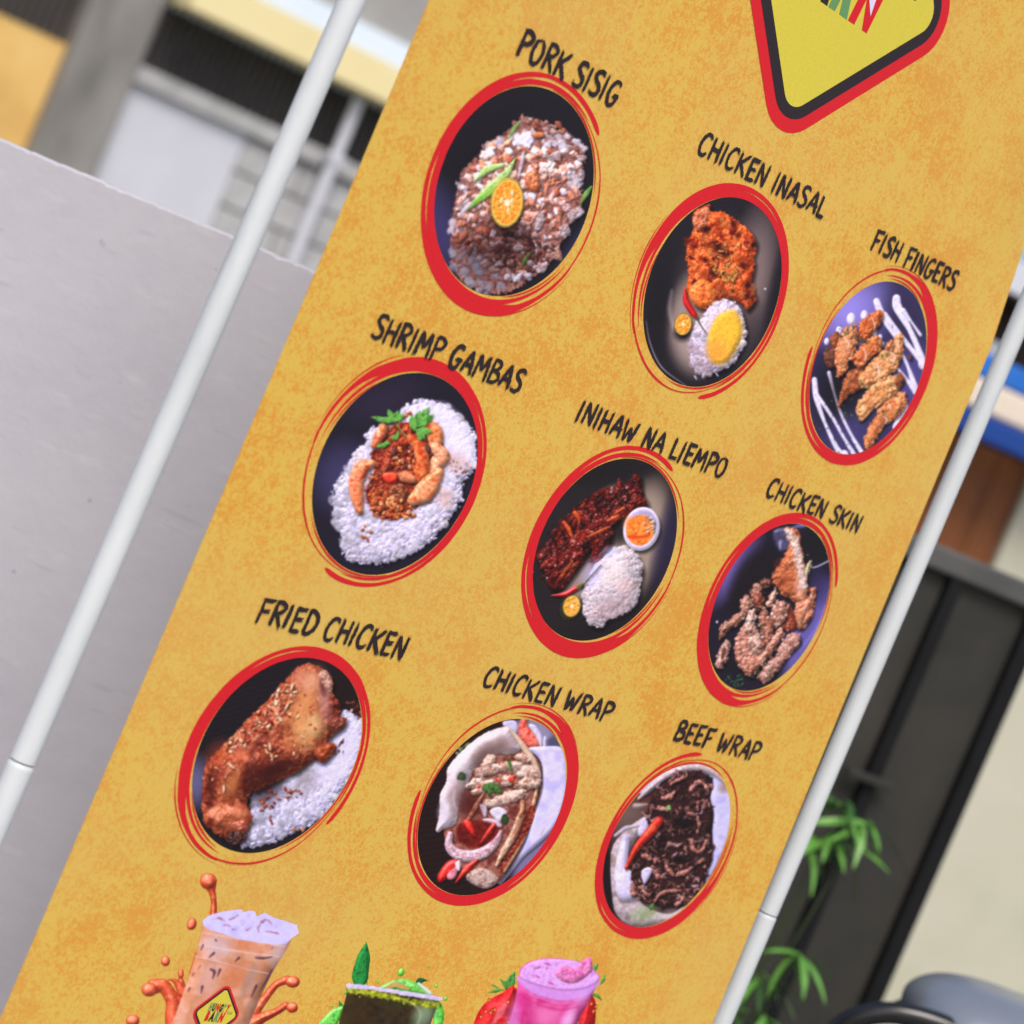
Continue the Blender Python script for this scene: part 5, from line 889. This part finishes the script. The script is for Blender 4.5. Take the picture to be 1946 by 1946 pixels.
_a = m_pic.node_tree.nodes.new('ShaderNodeVertexColor'); _a.layer_name = 'print'; m_pic.node_tree.links.new(_a.outputs[0], m_pic.node_tree.nodes['Principled BSDF'].inputs['Base Color']); vinyl(m_pic)

RD = .0796
def picture(name, cv, disc=None, off=.0002, label=None):
    h, w = cv.h, cv.w
    X, Y = np.meshgrid(np.arange(w) + .5 + cv.x0, np.arange(h) + .5 + cv.y0); s, t = trace(X, Y)
    if disc:
        ds, dt = s - disc[0], t - disc[1]; r = np.hypot(ds, dt); ins = r <= RD
        k = np.where(ins, 1, RD / np.maximum(r, 1e-9)); s = disc[0] + ds * k; t = disc[1] + dt * k
        cell = ins[:-1, :-1] | ins[1:, :-1] | ins[:-1, 1:] | ins[1:, 1:]
    else:
        g = cv.al > .5; cell = (g[:-1, :-1].astype(int) + g[1:, :-1] + g[:-1, 1:] + g[1:, 1:]) >= 3
    idx = np.arange(h * w).reshape(h, w); Q = np.stack([idx[1:, :-1], idx[1:, 1:], idx[:-1, 1:], idx[:-1, :-1]], -1)[cell]
    use = np.unique(Q); mp = np.zeros(h * w, np.int64); mp[use] = np.arange(len(use))
    c = cv.a.reshape(-1, 3)[use]; c = np.where(c <= .04045, c / 12.92, ((c + .055) / 1.055) ** 2.4)
    o = obj(name, quad_mesh(name, bpos(s.ravel()[use], t.ravel()[use], off), mp[Q], c), m_pic, banner)
    if label: o['label'] = label
    return o
RIB = [
 [(0, 1.12, 1.12), (1.5, 1.102, 1.136), (5, 1.094, 1.145), (25, 1.094, 1.14), (50, 1.096, 1.136), (80, 1.07, 1.13), (100, 1.06, 1.13), (122, 1.075, 1.138), (140, 1.098, 1.148), (160, 1.10, 1.155), (180, 1.09, 1.17), (205, 1.07, 1.192), (225, 1.07, 1.20), (242, 1.085, 1.195), (252, 1.112, 1.180), (264, 1.120, 1.160), (278, 1.122, 1.156), (286, 1.126, 1.150), (289, 1.134, 1.144), (290, 1.138, 1.139)],
 [(10, 1.062, 1.062), (26, 1.036, 1.064), (50, 1.018, 1.066), (74, 1.008, 1.07), (100, 1.002, 1.08), (122, 1.0, 1.082), (150, 1.0, 1.083), (172, 1.0, 1.094), (205, 1.01, 1.09), (230, 1.03, 1.09), (246, 1.04, 1.082), (262, 1.05, 1.078), (278, 1.058, 1.074), (288, 1.068, 1.069)],
 [(224, 1.19, 1.19), (242, 1.185, 1.20), (258, 1.184, 1.195), (274, 1.18, 1.186), (296, 1.17, 1.17)],
 [(-92, 1.16, 1.16), (-74, 1.122, 1.136), (-54, 1.10, 1.122), (-38, 1.088, 1.11), (-20, 1.076, 1.088), (0, 1.05, 1.058), (26, 1.03, 1.034)],
 [(-34, 1.022, 1.022), (-18, 1.01, 1.024), (2, 1.006, 1.026), (24, 1.008, 1.028), (44, 1.014, 1.02)],
 [(240, 1.006, 1.006), (252, 1.008, 1.024), (268, 1.016, 1.034), (284, 1.034, 1.036)],
]
def ring(c, rot, seed, mul=1.):
    rg = np.random.default_rng(seed); V = []; F = []; n0 = 0
    for li, rb in enumerate(RIB):
        a = np.array(rb, float); ph = np.linspace(a[0, 0], a[-1, 0], max(30, int((a[-1, 0] - a[0, 0]) * 1.1)))
        ph = np.sort(np.concatenate([ph, a[:, 0]]))
        ri = np.interp(ph, a[:, 0], a[:, 1]); ro = np.interp(ph, a[:, 0], a[:, 2]); me_ = mul + (1 - mul) * np.clip((50 - ph) / 40, 0, 1) + (1 - mul) * np.clip((ph - 235) / 30, 0, 1) if li not in (2, 3) else 1.; ri = 1 + (ri - 1) * me_; ro = 1 + (ro - 1) * me_
        ker = np.ones(5) / 5; w = ro - ri; j = rg.normal(0, .0022, len(ph)); j = np.convolve(j, np.ones(7) / 7, 'same') * np.clip(w / .03, 0, 1)
        ri = ri + j; j = rg.normal(0, .0022, len(ph)); j = np.convolve(j, np.ones(7) / 7, 'same') * np.clip(w / .03, 0, 1); ro = ro + j
        th = np.radians(rot - ph)
        for rr in (ri, ro): V.append(bpos(c[0] + rr * RD * np.sin(th), c[1] + rr * RD * np.cos(th), .00032 + .00004 * li))
        m = len(ph); F += [(n0 + i, n0 + m + i, n0 + m + i + 1, n0 + i + 1) for i in range(m - 1)]; n0 += 2 * m
    return pyd('brush_ring', np.vstack(V), F)
GL = {
 'A': (.50, [[(.02, 0), (.16, .5), (.31, 1.0)], [(.30, 1.0), (.40, .5), (.47, -.04)], [(.08, .34), (.28, .36), (.50, .33)]]),
 'B': (.46, [[(.06, -.02), (.08, .5), (.08, 1.0)], [(.04, .97), (.28, .98), (.40, .80), (.28, .60), (.10, .53)], [(.10, .53), (.36, .48), (.46, .26), (.30, .05), (.02, .0)]]),
 'C': (.46, [[(.46, .80), (.40, .97), (.24, .97), (.10, .72), (.06, .36), (.14, .06), (.30, .03), (.44, .18)]]),
 'D': (.48, [[(.08, -.03), (.09, .5), (.09, 1.0)], [(.02, .97), (.26, .96), (.46, .72), (.46, .34), (.28, .04), (.02, .02)]]),
 'E': (.42, [[(.08, .0), (.09, .5), (.08, 1.0)], [(.06, .97), (.24, .96), (.44, .98)], [(.08, .52), (.24, .52), (.38, .54)], [(.05, .03), (.24, .03), (.42, .05)]]),
 'F': (.42, [[(.07, -.06), (.09, .5), (.08, 1.0)], [(.02, .95), (.24, .96), (.48, .99)], [(.08, .50), (.22, .50), (.38, .54)]]),
 'G': (.50, [[(.46, .84), (.38, .98), (.22, .96), (.08, .68), (.06, .32), (.16, .04), (.34, .05), (.44, .30), (.45, .44)], [(.26, .42), (.40, .43), (.54, .45)]]),
 'H': (.48, [[(.06, -.04), (.08, .5), (.09, 1.02)], [(.42, -.05), (.42, .5), (.44, 1.02)], [(.06, .48), (.25, .50), (.46, .50)]]),
 'I': (.20, [[(.07, -.04), (.09, .5), (.11, 1.02)]]),
 'K': (.48, [[(.06, -.04), (.08, .5), (.09, 1.0)], [(.50, 1.0), (.28, .68), (.08, .44)], [(.16, .52), (.32, .24), (.48, -.06)]]),
 'L': (.40, [[(.08, 1.0), (.08, .5), (.07, .02)], [(.03, .03), (.22, .03), (.42, .06)]]),
 'M': (.62, [[(.04, -.03), (.08, .5), (.12, 1.0)], [(.12, 1.0), (.22, .66), (.30, .34)], [(.30, .34), (.42, .70), (.52, 1.02)], [(.52, 1.02), (.56, .5), (.57, -.05)]]),
 'N': (.50, [[(.06, -.04), (.08, .5), (.10, 1.0)], [(.10, 1.0), (.25, .50), (.42, .0)], [(.42, -.05), (.44, .5), (.46, 1.04)]]),
 'O': (.52, [[(.26, .99), (.12, .84), (.06, .48), (.14, .10), (.28, .02), (.42, .20), (.48, .56), (.40, .88), (.24, .99)]]),
 'P': (.46, [[(.07, -.06), (.09, .5), (.09, 1.0)], [(.02, .95), (.28, .99), (.46, .82), (.36, .56), (.10, .44)]]),
 'R': (.48, [[(.07, -.04), (.09, .5), (.09, 1.0)], [(.02, .96), (.28, .99), (.44, .82), (.32, .58), (.10, .50)], [(.16, .54), (.32, .26), (.46, -.06)]]),
 'S': (.44, [[(.45, .84), (.38, .97), (.20, .96), (.10, .76), (.20, .58), (.36, .44), (.40, .22), (.28, .04), (.12, .04), (.0, .16)]]),
 'W': (.66, [[(.04, 1.02), (.09, .5), (.14, .0)], [(.14, .0), (.26, .40), (.33, .70)], [(.33, .70), (.38, .34), (.43, .0)], [(.43, .0), (.54, .52), (.63, 1.04)]]),
 ' ': (.24, []),
}
def caption(txt, a, b, cap, seed, base=None):
    """hand-brushed capitals from a to b (baseline in banner metres)"""
    rg = np.random.default_rng(seed); adv = [GL[c][0] + .075 for c in txt]; tot = sum(adv) - .075
    wid = b[0] - a[0]; kx = wid / tot; V = []; F = []; n0 = 0; x = 0; lay = 0
    for c, ad in zip(txt, adv):
        jy = rg.normal(0, .02)
        for st in GL[c][1]:
            P = smooth(np.array(st), 7, False) if len(st) > 2 else np.array(st)
            px = a[0] + (x + P[:, 0]) * kx; py = a[1] + (b[1] - a[1]) * (x + P[:, 0]) / tot + (P[:, 1] + jy) * cap
            Q = np.c_[px, py]; seg = np.r_[0, np.cumsum(np.hypot(*np.diff(Q, axis=0).T))]; L = seg[-1]
            nb = 6; wd = .168 * cap * rg.uniform(.88, 1.14)
            # a solid core, then loose bristles that overrun its ends
            for bi in range(nb + 1):
                core = bi == nb
                e0, e1 = (.02, .03) if core else (rg.uniform(-.08, .06), rg.uniform(-.10, .06))
                e0 *= cap; e1 *= cap
                u = np.linspace(e0, L - e1, max(8, int(L / cap * 16))); ue = np.clip(u, 0, L)
                q = np.c_[np.interp(ue, seg, Q[:, 0]), np.interp(ue, seg, Q[:, 1])]
                T = np.gradient(q, axis=0); T /= np.linalg.norm(T, axis=1)[:, None] + 1e-12
                q = q + T * (u - ue)[:, None]
                N_ = np.c_[-T[:, 1], T[:, 0]]
                f = np.linspace(0, 1, len(u))
                if core: hw = wd * .5 * (1.06 - .34 * f) * np.clip(np.minimum(f, 1 - f) / .07, .25, 1); ctr = 0 * f
                else: hw = wd * .11 * np.clip(np.minimum(f, 1 - f) / .16, .08, 1) * rg.uniform(.7, 1.3); ctr = ((bi - (nb - 1) / 2) / (nb / 2)) * wd * .52 * (1 + .06 * np.sin(5 * f + bi))
                l = ctr + hw + rg.normal(0, .011 * cap, len(u)); r = ctr - hw + rg.normal(0, .011 * cap, len(u))
                for d in (l, r): V.append(bpos(q[:, 0] + N_[:, 0] * d, q[:, 1] + N_[:, 1] * d, .0006 + .000012 * lay))
                m = len(u); F += [(n0 + i, n0 + m + i, n0 + m + i + 1, n0 + i + 1) for i in range(m - 1)]; n0 += 2 * m; lay = (lay + 1) % 40
        x += ad
    return pyd('caption', np.vstack(V), F)
DISH = [
 ('sisig', 'PORK SISIG', (-.2459, .2305), 41, (-.2995, .3205), (-.1845, .3225), .0195, 'chopped pork with rice and a halved citrus'),
 ('inasal', 'CHICKEN INASAL', (.0021, .2302), 160, (-.0815, .3235), (.0925, .3275), .0178, 'orange grilled chicken with yellow-topped rice'),
 ('fish', 'FISH FINGERS', (.236, .2325), -93, (.1700, .3262), (.3070, .3295), .0178, 'battered fish pieces on white sauce stripes'),
 ('shrimp', 'SHRIMP GAMBAS', (-.2482, .001), -159, (-.3270, .0895), (-.1625, .0925), .0182, 'shrimps and parsley on white rice'),
 ('liempo', 'INIHAW NA LIEMPO', (.0033, .0007), 24, (-.0925, .0900), (.1015, .0920), .0175, 'dark grilled pork slab with rice mound and orange dip'),
 ('skin', 'CHICKEN SKIN', (.2387, .0018), 65, (.1655, .0925), (.3165, .0935), .0168, 'pale crispy chicken skin on a dark blue plate'),
 ('fried', 'FRIED CHICKEN', (-.2481, -.2298), 121, (-.3250, -.1348), (-.1665, -.1335), .0186, 'brown fried chicken leg on rice'),
 ('cwrap', 'CHICKEN WRAP', (.0026, -.2334), -89, (-.0700, -.1368), (.0915, -.1375), .0172, 'chicken strips and onion in a white wrap'),
 ('bwrap', 'BEEF WRAP', (.2386, -.232), -5, (.1825, -.1363), (.3095, -.1364), .0182, 'shredded dark beef in a white wrap'),
]
for i, (k, txt, c, rot, a, b, cap, what) in enumerate(DISH):
    picture('dish_picture', PICS[k](), c, label='round printed picture of ' + what)
    rr = obj('brush_ring', ring(c, rot, 20 + i, dict(shrimp=.78, fried=.8, inasal=.86, bwrap=.86, cwrap=.92).get(k, 1.)), m_red, banner)
    obj('caption', caption(txt, a, b, cap, 50 + i), m_blk, banner, label='black brush lettering reading ' + txt)
for k, what in (('tea', 'printed iced milk tea cup with brown splashes'), ('matcha', 'printed dark green drink with a leaf behind it'), ('berry', 'printed pink drink with strawberries behind it')):
    picture('drink_picture', PICS[k](), label=what)
# the diamond logo, once large at the top of the sheet and once small on the printed tea cup
def rdiamond(c, hd, r, off, n=9):
    pts = []
    for k in range(4):
        a = math.pi / 2 * k; d = hd - r * math.sqrt(2); cx, cy = c[0] + d * math.sin(a), c[1] + d * math.cos(a)
        for j in range(n): th = a - math.pi / 4 + math.pi / 2 * j / (n - 1); pts.append((cx + r * math.sin(th), cy + r * math.cos(th)))
    p = np.array(pts); m = len(pts); K = 14; c = np.array(c); V = [bpos(c[:1], c[1:], off)]; F = [(0, 1 + (i + 1) % m, 1 + i) for i in range(m)]
    for q in range(1, K + 1):
        r_ = c + (p - c) * q / K; V.append(bpos(r_[:, 0], r_[:, 1], off))
        if q > 1: F += [(1 + (q - 2) * m + i, 1 + (q - 2) * m + (i + 1) % m, 1 + (q - 1) * m + (i + 1) % m, 1 + (q - 1) * m + i) for i in range(m)]
    return np.vstack(V), F
def letters(txt, x, y, size, off, cmap, bold, shear=.18, x1=0.):
    out = []; got = []
    for ch, mt in zip(txt, cmap):
        cu = bpy.data.curves.new('letter', 'FONT'); cu.body = ch; cu.size = size; cu.shear = shear; cu.offset = bold; cu.resolution_u = 4
        t = bpy.data.objects.new('letter', cu); COL.objects.link(t); dg = bpy.context.evaluated_depsgraph_get()
        me = bpy.data.meshes.new_from_object(t.evaluated_get(dg)); bpy.data.objects.remove(t)
        got.append((me, np.array([v.co[:] for v in me.vertices]), mt))
    ws = [g[1][:, 0].max() - g[1][:, 0].min() for g in got]; xs = (x1 - x) / (sum(ws) + .04 * size * (len(ws) - 1))
    for (me, co, mt), w in zip(got, ws):
        q = bpos(x + (co[:, 0] - co[:, 0].min()) * xs, y + co[:, 1], off); me.vertices.foreach_set('co', q.astype(np.float32).ravel()); me.materials.clear(); me.update()
        out.append((me, mt)); x += (w + .04 * size) * xs
    return out
def logo(c, hd, off, lab):
    r0 = hd * .245; rd = None
    for nm, f, rr, mt in (('logo_border', 1., r0, m_red), ('logo_band', .905, r0 * .76, m_blk), ('logo_field', .812, r0 * .45, m_yink)):
        o = obj(nm, pyd(nm, *rdiamond(c, hd * f, rr, off)), mt, banner if rd is None else rd); off += .00012
        if rd is None: rd = o; o['label'] = lab
    sz = hd * .38; ty = c[1] - hd * .215
    l1 = letters('HUNGRY', c[0] - hd * .40, c[1] + hd * .10, sz * .82, off, (m_green, m_blk, m_red, m_blk, m_green, m_red), hd * .026, .16, c[0] + hd * .44)
    l2 = letters('BARN', c[0] - hd * .40, ty, sz, off, (m_red, m_blk, m_green, m_red), hd * .034, .16, c[0] + hd * .35)
    l3 = letters('Caf\u00e9', c[0] + hd * .40, c[1] + hd * .035, sz * .34, off + .00005, (m_blk,) * 4, 0., .45, c[0] + hd * .60)
    for me, mt in l1 + l2 + l3: obj('letter', me, mt, rd)
logo((.0015, .5205), .1635, .0003, 'yellow diamond logo with black and red border')
logo((-.2047, -.4400), .0262, .0006, 'small yellow diamond logo on the printed tea cup')
ws, wt = trace(np.array([1650., 1673., 1654.]), np.array([-25., -25., 31.]))
obj('letter_highlight', pyd('letter_highlight', bpos(ws, wt, .00075), [(0, 2, 1)]), m_wink, banner)
# ------------------------------------------------------------------ plants
def leaf_mesh(L, W, droop, fold=.25):
    n = 9; V = []; F = []
    for i in range(n + 1):
        f = i / n; w = W * (math.sin(math.pi * min(1, f * .93 + .05)) ** .75) * (1 - .35 * f); x = L * f; z = -droop * L * f * f
        if i == n: w = W * .03
        V += [(x, -w / 2, z + fold * w / 2), (x, 0, z), (x, w / 2, z + fold * w / 2)]
    for i in range(n):
        a = i * 3; F += [(a, a + 3, a + 4, a + 1), (a + 1, a + 4, a + 5, a + 2)]
    return pyd('leaf', V, F, True)
m_leaf = nmat('leaf_green', [(62, 112, 40), (96, 152, 60), (132, 184, 90)], 22., .4, .0, 40, .5); m_leafd = nmat('leaf_deep_green', [(36, 74, 26), (54, 100, 36)], 20., .42, 0, 40, .5); m_stem = nmat('green_stem', [(48, 60, 34), (66, 78, 44)], 20., .6)
for m_ in (m_leaf, m_leafd):
    p_ = m_.node_tree.nodes['Principled BSDF']; p_.inputs['Transmission Weight'].default_value = 0.0; p_.inputs['Subsurface Weight'].default_value = .15; p_.inputs['Subsurface Radius'].default_value = (.01, .02, .004)
LM = [leaf_mesh(.10, .017, .25), leaf_mesh(.088, .016, .5), leaf_mesh(.115, .018, .45), leaf_mesh(.075, .015, .15)]
LMD = [l.copy() for l in LM]
for l in LM: l.materials.append(m_leaf)
for l in LMD: l.materials.append(m_leafd)
def shrub(base, nodes, label, seed, n=(8, 11), size=1.):
    rg = np.random.default_rng(seed); root = empty('leafy_plant', base, 0, label=label, category='plant', group='leafy plants by the gate')
    for tp in nodes:
        t = Vector(tp) - Vector(base); mid = Vector((t.x * .3, t.y * .3, t.z * .55))
        pts = [mid * 2 * f * (1 - f) + t * f * f for f in np.linspace(0, 1, 10)]
        obj('stem', tube('stem', pts, list(np.linspace(.004, .0015, 10)), 8), m_stem, root)
        m = rg.integers(*n)
        for k in range(m):
            o = obj('leaf', (LM if rg.random() < .75 else LMD)[rg.integers(4)], None, root, t + Vector((0, 0, -.012 * rg.random())) + Vector(rg.normal(0, .003, 3)))
            o.rotation_euler = (rg.normal(0, .25), rg.uniform(-.25, .55), 2 * math.pi * k / m + rg.normal(0, .25)); o.scale = (size * rg.uniform(.7, 1.05),) * 3
    return root
shrub((.60, 3.78, 0), [(.650, 3.75, 1.045), (.690, 3.73, 1.035), (.66, 3.75, 1.0), (.605, 3.77, 1.06), (.62, 3.74, .985)], 'green plant with long narrow arching leaves, upper one in front of the dark gate', 4)
shrub((.58, 3.66, 0), [(.660, 3.64, .825), (.622, 3.66, .765), (.645, 3.63, .715), (.60, 3.66, .70)], 'green plant with long narrow leaves, lower one beside the right pole', 9)
shrub((.97, 3.42, 0), [(.955, 3.40, .93), (.99, 3.42, .90)], 'green plant behind the grey scooter cowl at the right border', 12)

# ------------------------------------------------------------------ motor scooter, only its grey top shows
m_grey = nmat('silver_grey_paint', [(128, 134, 144), (144, 150, 160)], 6., .26, 0, 40, .5, metal=.4); m_bpl = nmat('black_plastic', [(20, 20, 23), (30, 30, 33)], 30., .2, 0, 40, .5); m_tyre = nmat('rubber', [(22, 22, 22), (30, 30, 30)], 30., .8); m_metal = nmat('steel', [(150, 150, 150), (170, 170, 170)], 30., .3, metal=.9); m_lens = nmat('headlamp_glass', [(190, 190, 186), (210, 210, 206)], 30., .1)
SX, SY = .80, 2.93
sc = empty('motor_scooter', (SX, SY, 0), math.radians(8), label='motor scooter with a rounded grey cowl and black rim, at the lower right corner', category='scooter')
def dome(name, cx, cy, cz, rx, ry, rz, nx=40, ny=24, p=2.3, zlow=-.35):
    V = []; F = []
    for j in range(ny + 1):
        ph = -.4 + (math.pi / 2 + .4) * j / ny
        for i in range(nx):
            th = 2 * math.pi * i / nx; c, s = math.cos(th), math.sin(th); k = (abs(c) ** p + abs(s) ** p) ** (-1 / p)
            V.append((cx + rx * k * c * math.cos(ph) ** .8 if math.cos(ph) > 0 else cx, cy + ry * k * s * max(0, math.cos(ph)) ** .8, cz + rz * math.sin(ph)))
    for j in range(ny):
        for i in range(nx): F.append((j * nx + i, j * nx + (i + 1) % nx, (j + 1) * nx + (i + 1) % nx, (j + 1) * nx + i))
    F.append(tuple(range(nx - 1, -1, -1))); return pyd(name, V, F, True)
obj('cowl', dome('cowl', .014, .02, .940, .135, .12, .055, 48, 24, 2.6), m_grey, sc)
obj('cowl_base', dome('cowl_base', .01, .02, .92, .14, .122, .026), m_bpl, sc)
arch = [(-.222, -.03, .80), (-.218, -.033, .85), (-.210, -.036, .888), (-.194, -.04, .912), (-.168, -.045, .929), (-.140, -.05, .938), (-.104, -.055, .942), (-.06, -.06, .941), (.02, -.07, .936), (.10, -.07, .928), (.16, -.06, .905), (.19, -.05, .86), (.20, -.03, .80)]
obj('rim', tube('rim', smooth(np.array(arch), 4, False), .0135, 20, True, 1.), m_bpl, sc)
obj('visor', dome('visor', .0, .0, .85, .15, .06, .05), m_bpl, sc)
obj('mirror_post', tube('mirror_post', [(-.142, -.04, .86), (-.142, -.045, .915)], .004, 10), m_metal, sc)
obj('rim_tab', box('rim_tab', -.178, -.160, -.04, -.028, .915, .929, .004), m_metal, sc)
obj('headlamp', dome('headlamp', -.02, -.1, .80, .09, .04, .06, 30, 14), m_lens, sc)
obj('leg_shield', dome('leg_shield', .02, .02, .35, .1, .18, .5, 30, 16, 3.), m_grey, sc)
obj('seat', dome('seat', .70, .02, .70, .34, .13, .09, 30, 12, 3.), m_bpl, sc); obj('rear_body', dome('rear_body', .74, .02, .38, .4, .16, .32, 30, 14, 3.), m_grey, sc); obj('floorboard', box('floorboard', .1, .5, -.13, .17, .26, .31, .02), m_bpl, sc)
for sgn in (-1, 1): obj('handle_grip', tube('handle_grip', [(.06, .02 + sgn * .13, .90), (.10, .02 + sgn * .32, .90)], .017, 16), m_tyre, sc)
for x in (-.18, 1.02):
    th = np.linspace(0, 2 * np.pi, 33); w = obj('wheel', tube('wheel', [(x + .19 * math.cos(a), .02, .24 + .19 * math.sin(a)) for a in th], .05, 14, False), m_tyre, sc)
    obj('rim_disc', tube('rim_disc', [(x, -.01, .24), (x, .05, .24)], .145, 28), m_metal, w)
obj('fork', tube('fork', [(.0, .02, .85), (-.18, .02, .24)], .03, 14), m_metal, sc)
obj('swing_arm', tube('swing_arm', [(.5, .08, .3), (1.02, .08, .24)], .03, 14), m_metal, sc)
